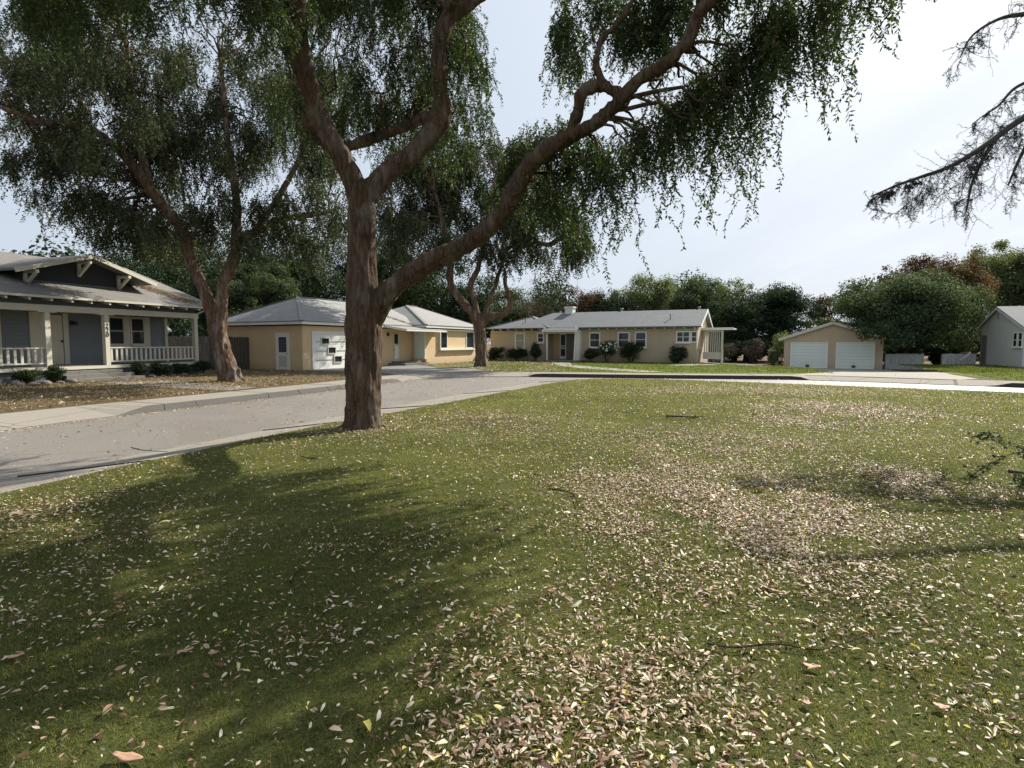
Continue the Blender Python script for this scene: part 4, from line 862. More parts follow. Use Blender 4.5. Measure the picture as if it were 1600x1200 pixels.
# ================================================================= SHRUBS, STONES
def blob_leaves(lobes,n,size,asp,rng,shell=.35,droop=.0):
    """leaf positions near the skins of many small lobes"""
    L_=np.array(lobes); vol=(L_[:,3]*L_[:,4]); vol/=vol.sum(); k=rng.choice(len(L_),n,p=vol)
    d=unit(rng.normal(0,1,(n,3))); r=1-np.abs(rng.normal(0,shell,n)).clip(0,.95); r=r*(1+rng.normal(0,.05,n))
    P=L_[k,:3]+d*r[:,None]*np.stack([L_[k,3],L_[k,3],L_[k,4]],1)
    nrm=unit(d+rng.normal(0,.55,(n,3))+np.array([0,0,.35])); D=unit(np.cross(nrm,rng.normal(0,1,(n,3)))+np.array([0,0,-droop])); S=unit(np.cross(D,nrm))
    ln=size*rng.uniform(.6,1.4,n); return P,D,S,ln,ln*asp
def mk_lobes(c,r,rz,n,rng,rel=(.28,.5)):
    out=[]
    bd=unit(rng.normal(0,1,(9,3))); ba=rng.uniform(-.42,.30,9)
    for _ in range(n):
        d=unit(rng.normal(0,1,3)); q2=rng.uniform(*rel); e=1+(ba*np.exp(-(1-bd@d)*5)).sum(); q=rng.random()**.45*min(max(e,.5),1.22)
        out.append((c[0]+d[0]*r*q*(1-q2*.7),c[1]+d[1]*r*q*(1-q2*.7),c[2]+d[2]*rz*q*(1-q2*.7),r*q2,rz*q2*rng.uniform(.75,1.1)))
    return out
def shrub(label,x,y,w_,h_,m,size,n,seed,name='shrub',group=None,spiky=0,cat='shrub',flowers=0):
    rng=np.random.default_rng(seed); z=hgt(x,y); root=empty(name,(x,y,z)); tag(root,label,cat,group)
    lb=mk_lobes((0,0,h_*.52),w_/2,h_*.5,16,rng); P,D,S,ln,wd=blob_leaves(lb,n,size,.3,rng)
    if spiky: D=unit(D*.4+unit(P*np.array([1,1,.6]))*.9+np.array([0,0,.3])); S=unit(np.cross(D,rng.normal(0,1,D.shape))); ln=ln*1.6; wd=wd*.6
    k=P[:,2]>.03; P,D,S,ln,wd=P[k],D[k],S[k],ln[k],wd[k]
    V,Fc,rn=leaf_quads(P,D,S,ln,wd,np.clip(rng.normal(.5,.28,len(P)),0,1)); np_mesh('foliage',V,Fc,m,root,rnd=rn)
    mb=MB()
    for i in range(9):
        a=rng.uniform(0,6.28); mb.tube([(0.05*math.cos(a),.05*math.sin(a),-.03),(w_*.16*math.cos(a),w_*.16*math.sin(a),h_*.35),(w_*.34*math.cos(a),w_*.34*math.sin(a),h_*rng.uniform(.7,1.02))],[.02,.014,.005],5)
    mb.build('stems',M_bark3,root)
    if flowers:
        f=MB()
        for i in range(flowers):
            q=P[rng.integers(0,len(P))]; q=q*np.array([1.05,1.05,1.05]); q[1]=-abs(q[1])-.05
            for j in range(5):
                a=j*1.256; f.add([tuple(q),(q[0]+.06*math.cos(a-.5),q[1]-.02,q[2]+.06*math.sin(a-.5)),(q[0]+.075*math.cos(a),q[1]-.03,q[2]+.075*math.sin(a)),(q[0]+.06*math.cos(a+.5),q[1]-.02,q[2]+.06*math.sin(a+.5))],[(0,1,2,3)])
        f.build('flowers',M_white,root,recalc=False)
    return root
def hb(frame,u,v):
    o,t={'B':((-19.1,23.2),(.303,.953)),'3':((-2,52.8),(.8984,-.4392))}[frame]; return (o[0]+t[0]*u+t[1]*v,o[1]+t[1]*u-t[0]*v)
for k,(u,w_,h_,lab) in enumerate(((-1.35,1.25,.72,'small dark shrub under the bungalow porch rail, farthest left in view'),(-.25,1.0,.78,'small dark shrub just left of the porch steps'),(3.35,.95,.75,'small clipped shrub just right of the porch steps'),(4.45,1.15,.72,'clipped shrub below the left window of the bungalow'),(5.75,1.15,.70,'clipped shrub below the right window of the bungalow'),(6.9,1.15,.72,'clipped shrub at the right porch corner of the bungalow'))):
    x,y=hb('B',u,.75); shrub(lab,x,y,w_,h_,M_leafShr,.06,3600,50+k,group='shrubs along the bungalow porch')
for k,(u,w_,h_,lab,m,sp,fl) in enumerate(((1.0,1.9,1.35,'dark shrub at the far left corner of the long beige house',M_leafShr,0,0),(3.1,2.2,1.35,'dark shrub beneath the blind-covered window of the long house',M_leafShr,0,0),(5.0,1.5,1.75,'upright dark shrub left of the recessed porch',M_leafShr,0,0),(10.1,1.6,1.25,'rounded dark shrub under the first window right of the porch',M_leafDk,0,0),(11.5,1.9,2.0,'white-flowering rose bush on the house wall',M_leafMd,0,26),(13.5,2.6,1.9,'dark spiky shrub beneath the pair of sash windows',M_leafDk,1,0),(17.2,2.0,1.6,'round shrub alone near the right corner of the long house',M_leafDk,0,0))):
    x,y=hb('3',u,.95); shrub(lab,x,y,w_,h_,m,.12,2600,70+k,spiky=sp,flowers=fl,group=None if fl else 'shrubs along the long house')
for k,(x,y,w_,h_,m,lab) in enumerate(((21.6,56.5,2.6,2.2,M_leafGy,'dry greyish bush beyond the side patio'),(23.6,55.5,2.4,2.5,M_leafGy,'pale twiggy bush midway between patio and garage'),(25.2,53,2.8,3.2,M_leafLt,'tall loose grey-green bush left of the double garage'),(20.8,59,2.4,2.8,M_leafShr,'dark bush behind the side patio'),(21.7,46.8,.9,1.5,M_leafLt,'low yellowish bush against the garage corner'),(31.7,44.5,1.6,1.9,M_leafMd,'green bush in the gap between the two low fences'))):
    shrub(lab,x,y,w_,h_,m,.14,2800,90+k)
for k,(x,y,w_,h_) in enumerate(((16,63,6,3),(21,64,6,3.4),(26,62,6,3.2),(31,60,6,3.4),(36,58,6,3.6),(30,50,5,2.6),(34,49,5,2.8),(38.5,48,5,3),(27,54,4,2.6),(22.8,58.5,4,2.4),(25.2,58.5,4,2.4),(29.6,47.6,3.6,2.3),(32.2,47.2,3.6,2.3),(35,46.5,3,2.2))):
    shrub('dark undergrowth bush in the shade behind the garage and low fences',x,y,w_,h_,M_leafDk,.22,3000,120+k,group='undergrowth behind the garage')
for k,(x,y,w_,h_) in enumerate(((-30,36,5,4.5),(-26,37,5,5),(-22.5,37,5,4.8),(-19,38,4.5,4.5),(-34,40,6,5))):
    shrub('dark tall bush filling the gap behind the bungalow fence',x,y,w_,h_,M_leafDk,.16,6000,140+k,group='bushes behind the board fence')
def stone(x,y,s,label,seed):
    rr=random.Random(seed); b=bmesh.new(); bmesh.ops.create_icosphere(b,subdivisions=3,radius=1)
    ax,ay,az=rr.uniform(.8,1.3)*s,rr.uniform(.6,.9)*s,rr.uniform(.4,.6)*s
    for v in b.verts:
        n=noise.noise(v.co*1.3+Vector((seed,0,0)))*.3+noise.noise(v.co*4+Vector((seed,0,0)))*.08; v.co=Vector((v.co.x*ax,v.co.y*ay,v.co.z*az))*(1+n)
    me=bpy.data.meshes.new('border_stone'); b.to_mesh(me); b.free(); me.materials.append(M_stone); me.polygons.foreach_set('use_smooth',[True]*len(me.polygons))
    o=link(bpy.data.objects.new('border_stone',me)); o.location=(x,y,az*.55+hgt(x,y)); o.rotation_euler=(0,0,rr.uniform(0,3)); tag(o,label,'stone','stones edging the bungalow planting bed')
for k,(u,s) in enumerate(((-2.0,.2),(-1.5,.17),(-1.05,.22),(-.55,.15),(-.1,.19),(.15,.11))): 
    x,y=hb('B',u,1.45); stone(x,y,s,'rounded field stone edging the planting bed left of the porch steps',k+1)
for k,(u,s) in enumerate(((3.5,.16),(4.05,.10),(4.6,.15),(5.2,.12),(6.2,.13),(7.3,.17),(7.9,.13))): 
    x,y=hb('B',u,1.4); stone(x,y,s,'rounded field stone edging the planting bed right of the porch steps',k+20)
# ================================================================= BACKGROUND TREES
def bgtree(label,px,pw,ptop,pbase,Y,m,size,n,seed,name='broadleaf_tree',nl=60,bark=None,hz=None,skew=0,trunk=True,group='trees behind the houses',shell=.5,droop=.1,asp=.40,rel=(.12,.34),extra=()):
    size*=.68; n=int(n*1.8)
    rng=np.random.default_rng(seed); a=at(px,ptop,Y); b_=at(px,pbase,Y); r=pw/2*Y/F; zt,zb=a.z,max(b_.z,.6); x=a.x; z0=hgt(x,Y)
    root=empty(name,(x,Y,z0)); tag(root,label,'tree',group)
    rz=(zt-zb)/2; lb=mk_lobes((skew,0,zb+rz-z0),r,rz,nl,rng,rel)
    for ex,ey,eY,er in extra:
        q=at(ex,ey,eY); lb.append((q.x-x,q.y-Y,q.z-z0,er,er*.8))
    P,D,S,ln,wd=blob_leaves(lb,n,size,asp,rng,shell,droop)
    k=P[:,2]>.15; P,D,S,ln,wd=P[k],D[k],S[k],ln[k],wd[k]
    V,Fc,rn=leaf_quads(P,D,S,ln,wd,np.clip(rng.normal(.48,.27,len(P)),0,1)); np_mesh('crown',V,Fc,m,root,rnd=rn)
    mb=MB(); th=zb+rz*.9-z0; tr=max(.12,r*.06); rr=random.Random(seed)
    mb.tube(wander((0,0,-.2),(skew*.6,0,th),6,0,.04),[tr*(1.25-.13*i) for i in range(7)],10)
    for l in lb[:10]:
        s_=rr.uniform(.35,.8)*th; mb.tube(wander((skew*.6*s_/th,0,s_),l[:3],5,.05,.08),[tr*.42*(1-.15*i) for i in range(6)],6)
    mb.build('trunk',bark or M_bark3,root); return root
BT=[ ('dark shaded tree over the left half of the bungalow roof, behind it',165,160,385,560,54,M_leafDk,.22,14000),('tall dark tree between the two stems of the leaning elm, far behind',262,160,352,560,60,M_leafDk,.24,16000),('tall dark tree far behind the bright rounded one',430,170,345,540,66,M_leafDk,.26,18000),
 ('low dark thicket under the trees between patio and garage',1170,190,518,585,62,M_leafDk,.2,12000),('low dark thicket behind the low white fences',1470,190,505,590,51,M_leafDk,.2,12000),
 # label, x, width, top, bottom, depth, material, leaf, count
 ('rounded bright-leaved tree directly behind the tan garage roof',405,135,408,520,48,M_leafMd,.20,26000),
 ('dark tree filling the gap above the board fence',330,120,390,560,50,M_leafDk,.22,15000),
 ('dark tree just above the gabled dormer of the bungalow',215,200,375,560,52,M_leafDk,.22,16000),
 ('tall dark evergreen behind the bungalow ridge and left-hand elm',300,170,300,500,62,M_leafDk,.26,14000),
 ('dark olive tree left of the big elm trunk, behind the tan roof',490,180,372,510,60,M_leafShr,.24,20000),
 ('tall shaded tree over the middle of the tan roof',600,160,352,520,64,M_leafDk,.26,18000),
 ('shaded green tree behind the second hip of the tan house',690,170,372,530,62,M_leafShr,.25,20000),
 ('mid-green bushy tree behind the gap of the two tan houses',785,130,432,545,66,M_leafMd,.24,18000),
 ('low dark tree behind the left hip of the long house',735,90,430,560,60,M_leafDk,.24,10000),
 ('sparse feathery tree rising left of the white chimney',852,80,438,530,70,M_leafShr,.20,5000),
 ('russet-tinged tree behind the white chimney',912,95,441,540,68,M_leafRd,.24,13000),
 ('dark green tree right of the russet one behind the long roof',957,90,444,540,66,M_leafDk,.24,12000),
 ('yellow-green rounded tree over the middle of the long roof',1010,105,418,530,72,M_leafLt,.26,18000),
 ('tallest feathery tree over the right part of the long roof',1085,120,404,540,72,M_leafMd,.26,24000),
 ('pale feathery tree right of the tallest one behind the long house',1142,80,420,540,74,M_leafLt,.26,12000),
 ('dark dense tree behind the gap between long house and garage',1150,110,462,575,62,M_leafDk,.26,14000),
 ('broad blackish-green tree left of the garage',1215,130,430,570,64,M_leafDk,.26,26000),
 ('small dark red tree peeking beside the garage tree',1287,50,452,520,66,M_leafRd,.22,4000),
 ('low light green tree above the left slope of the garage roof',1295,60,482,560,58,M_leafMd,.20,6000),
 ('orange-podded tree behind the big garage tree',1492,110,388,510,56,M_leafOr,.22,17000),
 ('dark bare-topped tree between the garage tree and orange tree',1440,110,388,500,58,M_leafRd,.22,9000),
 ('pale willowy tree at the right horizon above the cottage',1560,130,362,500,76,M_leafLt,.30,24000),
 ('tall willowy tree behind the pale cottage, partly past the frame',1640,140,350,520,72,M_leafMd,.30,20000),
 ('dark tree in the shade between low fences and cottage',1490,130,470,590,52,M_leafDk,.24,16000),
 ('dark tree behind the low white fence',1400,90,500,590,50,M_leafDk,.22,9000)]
for k,b in enumerate(BT):
    b=list(b); b[2]=int(b[2]*(1.22 if 840<b[1]<1260 else 1.15)); bgtree(*b,seed=200+k)
bgtree('large spreading tree overhanging the double garage roof',1420,212,400,545,44.5,M_leafMd,.20,70000,305,name='garage_tree',nl=75,rel=(.15,.4),group=None,shell=.45,extra=[(1340,505,42.0,.8),(1352,520,41.0,.7),(1380,515,40.8,1.0),(1400,530,40.6,1.0),(1418,527,41.0,.9),(1330,475,42.8,1.2),(1370,490,42,1.3),(1410,500,41.5,1.4),(1450,525,42,1.1),(1480,528,44,1.2),(1505,530,45.5,1.3),(1440,520,41.6,1.3),(1530,500,45,1.5),(1520,470,45,1.7)])
bgtree('low bough of dark leaves hanging over the right garage door',1392,80,490,542,41.8,M_leafMd,.17,7000,302,name='young_tree',nl=12,group=None) if False else None
# off to the sides: wood that closes the view
for k,(x,y,r_,h_) in enumerate(((-48,40,6,11),(-40,52,6,12),(-56,26,6,11),(-30,66,6,13),(-14,74,6,12),(6,84,6,12),(26,84,7,12),(50,72,7,12),(62,56,7,12),(66,36,7,11))):
    rng=np.random.default_rng(400+k); root=empty('broadleaf_tree',(x,y,0)); tag(root,['tall dark tree closing the view at the far edge of the neighbourhood'][0],'tree','far trees closing the view')
    lb=mk_lobes((0,0,h_*.55),r_,h_*.45,22,rng); P,D,S,ln,wd=blob_leaves(lb,7000,.34,.45,rng); V,Fc,rn=leaf_quads(P,D,S,ln,wd,rng.random(len(P))); np_mesh('crown',V,Fc,M_leafDk,root,rnd=rn)
    mb=MB(); mb.tube([(0,0,-.7),(0,0,h_*.6)],[.35,.2],10); mb.build('trunk',M_bark3,root)
# ================================================================= bare and thorny trees
def twig_tree(mb,p,d,l,r,depth,rr,gravity=-.0,spread=.6,seg=4):
    pts=[p]; rad=[r]
    for i in range(seg):
        d=(d+Vector((rr.gauss(0,.17),rr.gauss(0,.17),rr.gauss(0,.17)+gravity))).normalized(); p=p+d*l/seg; pts.append(p); rad.append(r*(1-.45*(i+1)/seg))
    mb.tube(pts,rad,5 if r>.02 else 3,False)
    if depth==0: return
    for k in range(rr.choice((2,3,3))):
        i=rr.randint(1,seg); q=pts[i]; nd=(d+Vector((rr.gauss(0,spread),rr.gauss(0,spread),rr.gauss(0,spread)))).normalized()
        twig_tree(mb,q,nd,l*rr.uniform(.55,.85),rad[i]*.66,depth-1,rr,gravity,spread,seg)
for k,(px,Y,h_,lab) in enumerate(((75,44,9.2,'leafless tree with fine branches above the bungalow gable'),(20,48,9.2,'leafless tree at the left edge beyond the bungalow roof'),(825,64,10.5,'thin bare tree between the weeping elm and the russet tree'))):
    rr=random.Random(60+k); x=at(px,536,Y).x; root=empty('bare_tree',(x,Y,0)); tag(root,lab,'tree'); mb=MB(); mb.tube([(0,0,-.2),(.1,0,h_*.3)],[.22,.16],10); mb.build('trunk',M_bark2,root)
    mb=MB()
    for j in range(9): 
        a=j*.7; twig_tree(mb,Vector((.1,0,h_*.3)),Vector((math.cos(a)*.7,math.sin(a)*.7,1.1)).normalized(),h_*.27,.085,4,rr,.02,.5)
    mb.build('branches',M_bark2,root)
# thorny tree reaching in from the right
root=empty('thorny_tree',(15.5,12.5,0)); tag(root,'nearly leafless tree whose fine twiggy bough reaches in at the upper right','tree')
rr=random.Random(5); inv=Vector((15.5,12.5,0)); mb=MB(); tw=MB()
mb.tube([Vector(p) for p in ((0,0,-.2),(.05,0,1.0),(.0,-.1,2.4),(-.3,-.2,4.2),(-.2,-.2,6),(.2,0,8),(.1,.3,10))],[.42,.33,.29,.25,.2,.14,.06],16)
main=[]
for spec in ([(1950,60,12,13),(1800,95,11.6,10),(1700,130,11,9),(1600,184,10.5,6.5),(1560,212,10.3,5.5),(1520,240,10.1,4.8),(1480,262,10,4),(1440,276,9.9,3.2),(1400,290,9.8,2.2),(1365,305,9.7,1.2)],
             [(1900,-10,12,10),(1760,5,11.4,7),(1660,15,10.8,5.5),(1600,22,10.4,4.5),(1560,30,10.2,3),(1520,55,10,2),(1500,90,9.9,1)],
             [(1700,130,11,6),(1640,120,10.9,4),(1590,135,10.7,3),(1560,165,10.6,2),(1530,185,10.5,1)],
             [(1560,212,10.3,3.5),(1535,250,10.1,3),(1518,290,10,2.4),(1510,330,9.9,1.4)],
             [(1640,165,10.7,5),(1610,215,10.5,3.5),(1590,255,10.4,2.6),(1575,290,10.3,1.3)]):
    rows=[(*(at(a,b,c)-inv),r*c/F) for a,b,c,r in spec]; C_=catmull(rows,5); tw.tube([c[:3] for c in C_],[max(.004,c[3]*.8) for c in C_],7,False); main.append([Vector(c[:3]) for c in C_])
mb.tube(wander((0,-.2,6),main[0][0],5,.05,.05),[.17,.16,.15,.14,.13,.12],8); mb.tube(wander((0,-.1,7.4),main[1][0],5,.05,.05),[.15,.13,.12,.11,.1,.1],8)
def thorn(p,d,l,r,depth,rr):
    n=7; pts=[p]
    for i in range(n):
        d=(d+Vector((rr.gauss(0,.22),rr.gauss(0,.22),rr.gauss(0,.2)-.10))).normalized(); p=p+d*l/n; pts.append(p)
    tw.tube(pts,[r*(1-.09*i) for i in range(n+1)],3,False)
    for i in range(1,n+1):
        for _ in range(3):
            q=pts[i-1].lerp(pts[i],rr.random()); dd=(d+Vector((rr.gauss(0,.8),rr.gauss(0,.8),rr.gauss(0,.8)))).normalized()
            e=q+dd*rr.uniform(.025,.06); tw.add([q+Vector((0,0,.004)),q-Vector((0,0,.004)),e],[(0,1,2)])
        if depth and rr.random()<.55: thorn(pts[i],(d+Vector((rr.gauss(0,.75),rr.gauss(0,.75),rr.gauss(0,.6)-.1))).normalized(),l*rr.uniform(.4,.7),r*.7,depth-1,rr)
for li,ln_ in enumerate(main):
    L0=int(len(ln_)*.30) if li<2 else 2
    for i in range(L0,len(ln_)):
        for _ in range(2 if li==0 else 1):
            thorn(ln_[i],Vector((rr.gauss(-.25,.6),rr.gauss(0,.6),rr.gauss(-.5,.35))).normalized(),rr.uniform(.3,.95)*(1 if i<len(ln_)*.75 else .5),.0046,1 if rr.random()<.45 else 2,rr)
tr=mb.build('trunk',M_bark3,root); tw.build('branches',M_twigdark,root,recalc=False)
rng=np.random.default_rng(77); lb=mk_lobes((1,0,7.5),3.6,2.6,18,rng); P,D,S,ln,wd=blob_leaves(lb,16000,.10,.3,rng); k=P[:,0]>-2.2; P,D,S,ln,wd=[q[k] for q in (P,D,S,ln,wd)]
V,Fc,rn=leaf_quads(P,D,S,ln,wd,rng.random(len(P))); np_mesh('crown',V,Fc,M_leafB,root,rnd=rn)
# ================================================================= SPROUTS at the right edge
def sprout(label,base,specs,seed,m=None):
    rng=np.random.default_rng(seed); root=empty('leafy_sprout',(*base,0)); tag(root,label,'plant'); inv=Vector((*base,0)); mb=MB(); Ps=[]
    for sp in specs:
        rows=[tuple(Vector((0,0,-.02)))]+[tuple(at(a,b,c)-inv) for a,b,c in sp]; C_=catmull(rows,6); mb.tube(C_,[.006*(1-.7*i/len(C_)) for i in range(len(C_))],5,False)
        for i in range(int(len(C_)*.55),len(C_)):
            for _ in range(9): Ps.append(np.array(C_[i])+rng.normal(0,.035,3))
    Ps=np.array(Ps); n=len(Ps); D=unit(rng.normal(0,1,(n,3))*np.array([1,1,.5])); S=unit(np.cross(D,rng.normal(0,1,(n,3))+np.array([0,0,2]))); ln=.05*rng.uniform(.6,1.3,n)
    V,Fc,rn=leaf_quads(Ps,D,S,ln,ln*.28,np.clip(rng.normal(.55,.25,n),0,1)); np_mesh('foliage',V,Fc,m or M_leafMd,root,rnd=rn); mb.build('stems',M_bark3,root)
sprout('arching dark-leaved sprout at the right edge of the lawn, upper one',(6.9,6.6),[[(1640,712,6.3),(1600,702,6.2),(1570,692,6.15),(1545,680,6.1),(1525,682,6.1)],[(1640,722,6.3),(1610,708,6.3),(1590,706,6.3)]],1)
sprout('thin leafy sprout trailing low over the grass at the right edge',(6.6,6.1),[[(1630,715,6.0),(1590,708,5.95),(1562,718,5.9),(1530,735,5.85),(1515,748,5.8)],[(1640,770,5.6),(1600,755,5.6),(1596,742,5.6)]],2)
# ================================================================= TWIGS AND BARK on the lawn
def twig(label,pts,r,seed,name='fallen_twig',m=None):
    rr=random.Random(seed); P=[Vector((*G(a,b),0)) for a,b in pts]; c=P[0].copy(); mb=MB(); C_=catmull([tuple(p-c+Vector((0,0,r*1.3+.012+rr.uniform(0,.012)))) for p in P],4)
    mb.tube(C_,[r*(1-.6*i/len(C_)) for i in range(len(C_))],6)
    for k in range(3):
        i=rr.randint(2,len(C_)-2); q=Vector(C_[i]); a=rr.uniform(0,6.28); l=r*rr.uniform(8,22); mb.tube([q,q+Vector((math.cos(a)*l*.5,math.sin(a)*l*.5,.006)),q+Vector((math.cos(a+.3)*l,math.sin(a+.3)*l,.004))],[r*.6,r*.45,r*.2],5)
    o=mb.build(name,m or M_twig); o.location=c; tag(o,label,'twig','twigs fallen on the lawn')
sprout('bright yellow-green basal sprout low at the right frame edge',(6.35,5.75),[[(1625,772,5.75),(1605,760,5.75),(1596,748,5.75)],[(1640,765,5.8),(1615,748,5.8),(1600,757,5.8)]],3,M_leafLt)
twig('long curved twig lying in thick leaves right of centre foreground',[(1105,1012),(1150,1020),(1210,1014),(1280,1022),(1330,1008),(1362,996)],.006,1)
twig('straight twig in the leaf patch beside the near centre',[(686,1068),(690,1040),(694,1018)],.006,2)
twig('short forked dark twig at mid lawn right of the tree',[(858,768),(880,771),(896,777),(903,794)],.010,3)
twig('thin twig on the open grass left of centre',[(455,915),(462,900),(473,890)],.006,4)
twig('slim pale twig among sparse leaves, lower left',[(290,1150),(300,1110),(306,1080),(308,1070)],.0025,5)
twig('thin curved twig near the middle of the lawn',[(575,880),(590,868),(600,858),(606,850)],.005,6)
twig('dark short branch lying at the right edge below the sprouts',[(1575,742),(1595,744),(1625,748),(1660,745)],.022,7)
twig('slender twig across the sunlit grass at centre-right foreground',[(1000,1040),(1040,1050),(1075,1048)],.004,8)
twig('dark twig far out on the sunny lawn',[(1040,653),(1065,654),(1092,655)],.02,9)
twig('brown twig in shade at the left edge of the lawn',[(0,848),(20,843),(38,836)],.008,10)
twig('small bent twig on the grass near the trunk shadow',[(470,716),(490,720),(505,714)],.009,11)
twig('twig pointing to the concrete edge left of the tree',[(205,702),(225,707),(262,709)],.008,12)
def bark_flake(label,px,py,l,w_,rot,seed,m):
    x,y=G(px,py); rr=random.Random(seed); V=[];n=9
    for i in range(n):
        t=i/(n-1)-.5; ww=w_*(1-abs(t)*1.3)*(1+rr.uniform(-.2,.2)); z=.012+.03*abs(t)**1.5
        for s_ in (-1,-.3,.4,1): V.append((t*l,s_*ww,z+.25*ww*s_*s_+rr.uniform(0,.003)))
    Fc=[(i*4+j,i*4+j+1,i*4+j+5,i*4+j+4) for i in range(n-1) for j in range(3)]; mb=MB(); mb.add(V,Fc,True); o=mb.build('bark_flake',m)
    s_=o.modifiers.new('thick','SOLIDIFY'); s_.thickness=.004; o.location=(x,y,.004); o.rotation_euler=(0,0,rot); tag(o,label,'bark flake','curled bark flakes on the lawn')
M_flake=paint('bark_flake',(.40,.24,.15),.7,.3,30)
for k,(px,py,l,w_,rot,lab) in enumerate(((1205,925,.17,.010,-.9,'long pinkish bark sliver in the middle of the leaf patch'),(862,927,.06,.016,.6,'small orange-brown bark flake left of the big leaf patch'),(335,1026,.05,.016,-.4,'reddish bark flake in the lower left'),(290,1022,.07,.012,.5,'narrow tan bark flake beside a reddish one, lower left'),(22,1031,.08,.016,.4,'dark red bark flake at the left edge'),(1268,1048,.08,.016,-.3,'curled brown bark flake right of the long twig'),(1470,1112,.06,.02,-.5,'broad brown flake in the lower right'),(1260,1105,.05,.018,1.2,'dull brown flake on open grass, right foreground'),(480,884,.05,.01,1.1,'tiny pale bark curl near the thin twig'),(670,1045,.05,.012,.2,'bark flake beside the straight twig'),(200,1192,.13,.022,-.2,'large brown bark curl cut by the lower frame edge'),(1225,933,.09,.012,.3,'short pink bark sliver crossing the long one'))):
    bark_flake(lab,px,py,l,w_,rot,k,M_flake)
# ================================================================= GRASS BLADES AND FALLEN LEAVES
def inpoly(x,y,poly):
    c=np.zeros(len(x),bool); n=len(poly)
    for i in range(n):
        x0,y0=poly[i]; x1,y1=poly[(i+1)%n]
        k=((y0>y)!=(y1>y))&(x<(x1-x0)*(y-y0)/((y1-y0) or 1e-9)+x0); c^=k
    return c
def vnoise(x,y,s,seed):
    r=np.random.default_rng(seed); g_=r.random((64,64)); X=x/s+17.3; Y=y/s+9.1; xi=np.floor(X).astype(int); yi=np.floor(Y).astype(int); fx=X-xi; fy=Y-yi; fx=fx*fx*(3-2*fx); fy=fy*fy*(3-2*fy)
    a=g_[xi%64,yi%64]; b=g_[(xi+1)%64,yi%64]; c=g_[xi%64,(yi+1)%64]; d=g_[(xi+1)%64,(yi+1)%64]
    return (a*(1-fx)+b*fx)*(1-fy)+(c*(1-fx)+d*fx)*fy
def fbm(x,y,s,seed): return .5*vnoise(x,y,s,seed)+.28*vnoise(x,y,s/2.1,seed+1)+.22*vnoise(x,y,s/4.3,seed+2)
def scatter(y0,y1,dens,poly,rng,xk=1.0,xm=1.2):
    xm_=y1*xk+xm; n=int((y1-y0)*2*xm_*dens); x=rng.uniform(-xm_,xm_,n); y=rng.uniform(y0,y1,n); k=(np.abs(x)<y*xk+xm)&inpoly(x,y,poly); return x[k],y[k]
def blades(name,y0,y1,dens,hh,ww,poly,m,seed,label,z0=0,xk=1.0):
    rng=np.random.default_rng(seed); x,y=scatter(y0,y1,dens,poly,rng,xk); n=len(x)
    az=rng.uniform(0,6.283,n); lean=rng.uniform(.15,.9,n); h_=hh*rng.uniform(.4,1.35,n)*(.3+1.3*np.clip(fbm(x,y,.05+ww*6,3)*1.6-.3,0,1))
    B=np.stack([x,y,np.full(n,z0-.002)],1); s_=np.stack([np.cos(az),np.sin(az),np.zeros(n)],1)*ww*rng.uniform(.6,1.2,(n,1)); az2=az+rng.normal(1.57,.6,n)
    T=B+np.stack([np.cos(az2)*lean*h_,np.sin(az2)*lean*h_,h_],1)
    V=np.stack([B-s_,B+s_,T],1).reshape(-1,3); rn=np.repeat(np.clip(.22+.5*fbm(x,y,1.1,8)+rng.normal(0,.31,n),0,1),3)
    o=np_mesh(name,V,np.arange(n*3).reshape(-1,3),m,rnd=rn); tag(o,label,None,None,'stuff')
LP=LAWN
blades('lawn_grass',1.3,4.2,9500,.019,.0015,LP,M_grass,1,'short green lawn grass nearest the viewer')
blades('lawn_grass',4.2,8.5,3400,.021,.0028,LP,M_grass,2,'short green lawn grass of the middle lawn')
blades('lawn_grass',8.5,15,1100,.024,.0055,LP,M_grass,3,'short green lawn grass beyond the big elm')
blades('lawn_grass',15,27,420,.028,.011,LP,M_grass,4,'short green lawn grass by the road bend')
def patchd(x,y):
    d=np.zeros(len(x))
    for px,py,rx,ry,a in ((1180,800,150,60,380),(1040,770,120,40,300),(1000,820,90,30,240),(1240,860,170,50,330),(1090,740,90,25,260),(1130,880,120,40,240),(960,1080,150,90,420),(800,1030,110,60,280),(900,1180,200,60,480),(1120,1120,120,60,260),(1060,940,160,50,160),(1300,640,90,12,120),(1255,660,60,8,150),(1100,700,90,22,170),(1180,690,60,16,140),(1400,745,60,12,300),(1480,770,90,16,240),(1350,930,120,60,170),(1500,1000,60,20,150),(1330,980,90,14,250),(1450,1040,70,10,230),(1560,1130,60,50,260),(1300,1140,120,60,150),(150,845,90,40,110),(60,800,60,30,140),(240,960,50,20,140),(360,850,40,20,90),(520,860,50,16,90),(470,1010,90,30,110),(1180,610,140,5,60),(640,850,40,15,60),(560,672,60,8,110),(30,970,60,30,60),(700,660,120,14,80),(1380,880,120,40,140),(700,1150,80,40,180)):
        gx,gy=G(px,py); ex=abs(G(px+rx,py)[0]-gx); ey=abs(G(px,py-ry)[1]-G(px,py+ry)[1])/2; d=np.maximum(d,a*np.exp(-((x-gx)/ex)**2*.7-((y-gy)/ey)**2*.7))
    return d
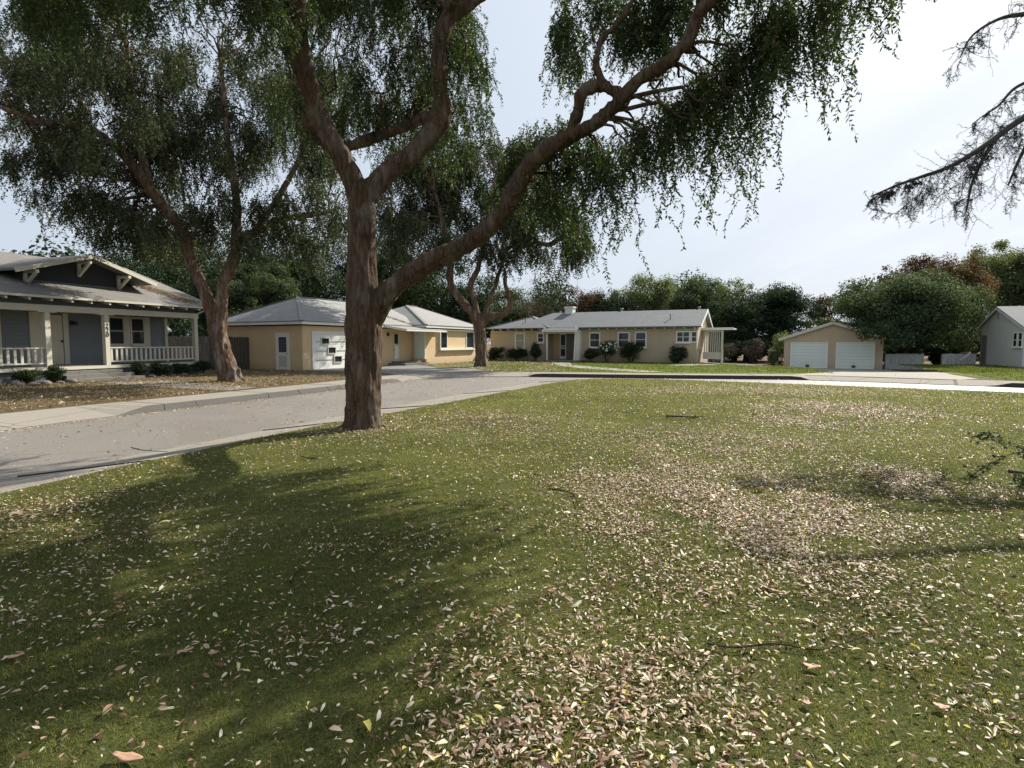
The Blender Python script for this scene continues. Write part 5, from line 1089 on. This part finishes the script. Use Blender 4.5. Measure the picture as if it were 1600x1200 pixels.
def litter(name,label,y0,y1,base,cap,size,poly,m,seed,z0=.022,pat=True,xk=1.0,zfun=None):
    rng=np.random.default_rng(seed); x,y=scatter(y0,y1,cap,poly,rng,xk); d=base*(.25+1.9*np.clip(fbm(x,y,1.6,21)*1.5-.35,0,1)**1.3+.5*fbm(x,y,.35,25))
    if pat: d=d+12*patchd(x,y)*np.clip(fbm(x,y,.55,31)*2.3-.45,.05,1.35)
    k=rng.random(len(x))<d/cap; x,y=x[k],y[k]; n=len(x)
    az=rng.uniform(0,2*math.pi,n)
    tilt=rng.normal(0,.28,n); D=unit(np.stack([np.cos(az),np.sin(az),tilt],1)); up=np.tile([0,0,1.],(n,1)); S=unit(np.cross(D,up)+up*rng.normal(0,.45,(n,1)))
    ln=size*(.35+rng.gamma(4,.17,n))*np.where(rng.random(n)<.04,1.6,1); wd=ln*rng.uniform(.09,.23,n); st_=rng.random(n)<.13; ln=np.where(st_,ln*1.9,ln); wd=np.where(st_,size*.022,wd)
    zb=np.array([0.]*n) if zfun is None else zfun(x,y); P=np.stack([x,y,zb+z0+rng.uniform(-.006,.008,n)],1)
    # bent along the mid rib: 6 vertices, 4 faces
    Nn=np.cross(S,D); c=(rng.uniform(-.10,.24,n)*ln)[:,None]; f=(rng.uniform(-.3,.8,n))[:,None]; l=ln[:,None]; w_=wd[:,None]
    e1=P+D*l*.3+S*w_+Nn*(c*.7+w_*f); e2=P+D*l*.3-S*w_+Nn*(c*.7+w_*f); g1=P+D*l*.7+S*w_*.8+Nn*(c*.8+w_*f*.8); g2=P+D*l*.7-S*w_*.8+Nn*(c*.8+w_*f*.8); m1=P+D*l*.5+Nn*c; tip=P+D*l+Nn*c*.1
    V=np.stack([P,e1,g1,tip,m1,g2,e2],1).reshape(-1,3); b=np.arange(n)[:,None]*7
    Fc=np.concatenate([b+np.array([[0,1,2,4]]),b+np.array([[4,2,3,3]]),b+np.array([[0,4,5,6]]),b+np.array([[4,3,5,5]])])
    Q=Fc[:2*n] if False else Fc
    tri=np.concatenate([b+np.array([[0,1,4]]),b+np.array([[1,2,4]]),b+np.array([[2,3,4]]),b+np.array([[4,3,5]]),b+np.array([[4,5,6]]),b+np.array([[0,4,6]])])
    o=np_mesh(name,V,tri,m,rnd=np.repeat(np.where(st_,.02+.3*rng.random(n),rng.random(n)),7)); tag(o,label,None,None,'stuff'); return o
litter('fallen_leaves','pale dry leaves strewn thickly over the near lawn',1.25,5.0,250,5200,.0265,LP,M_fall,11)
litter('fallen_leaves','pale dry leaves scattered over the middle of the lawn',5.0,11,200,3600,.029,LP,M_fall,12)
litter('fallen_leaves','pale dry leaves dotting the far lawn up to the road bend',11,27,80,1400,.036,LP,M_fall,13)
RP=CONC+KERB[::-1]; CP=LAWN+CONC[::-1]
zroad=lambda x,y: np.full(len(x),ROADZ)
litter('fallen_leaves','tan leaves scattered on the road surface',5,30,12,40,.05,RP,M_fall,14,.008,False,zfun=zroad)
litter('fallen_leaves','few leaves on the pale concrete strip by the lawn',4,27,7,30,.045,CP,M_fall,15,-.03,False)
# leaves gathered along the far kerb
rng=np.random.default_rng(16); K2=resample(KERB[2:12],.03); K2=np.array(K2); n=2600; q=K2[rng.integers(0,len(K2),n)]; q=q+np.stack([np.abs(rng.normal(0,.22,n))*1.0,-np.abs(rng.normal(0,.08,n))],1)
leafpile('fallen_leaves','line of tan leaves collected along the far kerb',np.stack([q[:,0],q[:,1],np.full(n,ROADZ+.01)],1),(0,0,1),M_fall,.055,17)
Y1=[(-30,8),(-13.2,8),(-11.6,13),(-10.6,16),(-9.2,19.5),(-8.0,23),(-7.0,27.2),(-7.6,29.2),(-12.6,32.6),(-16.4,34.6),(-19,23),(-30,18)]
litter('yard_leaves','thick brown and tan leaf litter in the bungalow yard',9,33,110,260,.06,Y1,M_fallTan,18,.02,False,1.05)
litter('yard_leaves','lighter tan leaves over the bungalow and garage yards',9,33,22,80,.065,Y1,M_fall,19,.03,False,1.05)
Y2=[(-8.3,41.4),(-6.8,41.0),(-4.6,36.8),(-2.4,35.2),(-1.0,31.6),(3.0,31.2),(3.4,46),(-1.8,53)]
litter('yard_leaves','tan leaves around the distant weeping elm and tan house front',31,53,14,40,.10,Y2,M_fall,20,.03,False)
blades('yard_grass',10,33,45,.045,.016,Y1,M_grassF,21,'sparse dry grass tufts in the bungalow yard')
Y3=[(-1,31.4),(17,29.6),(19.5,37),(14.9,45.2),(6,49.4),(-1.8,53.4),(-4,48)]
blades('yard_grass',29,53,120,.05,.03,Y3,M_grassF,22,'sunlit grass in front of the long house')
Y4=[(21.4,24.4),(27,20.2),(36,14),(40,28),(34,41.5),(28.8,42.2),(26.2,36)]
blades('yard_grass',15,42,120,.05,.03,Y4,M_grassF,23,'green grass before the garage fences and the cottage')
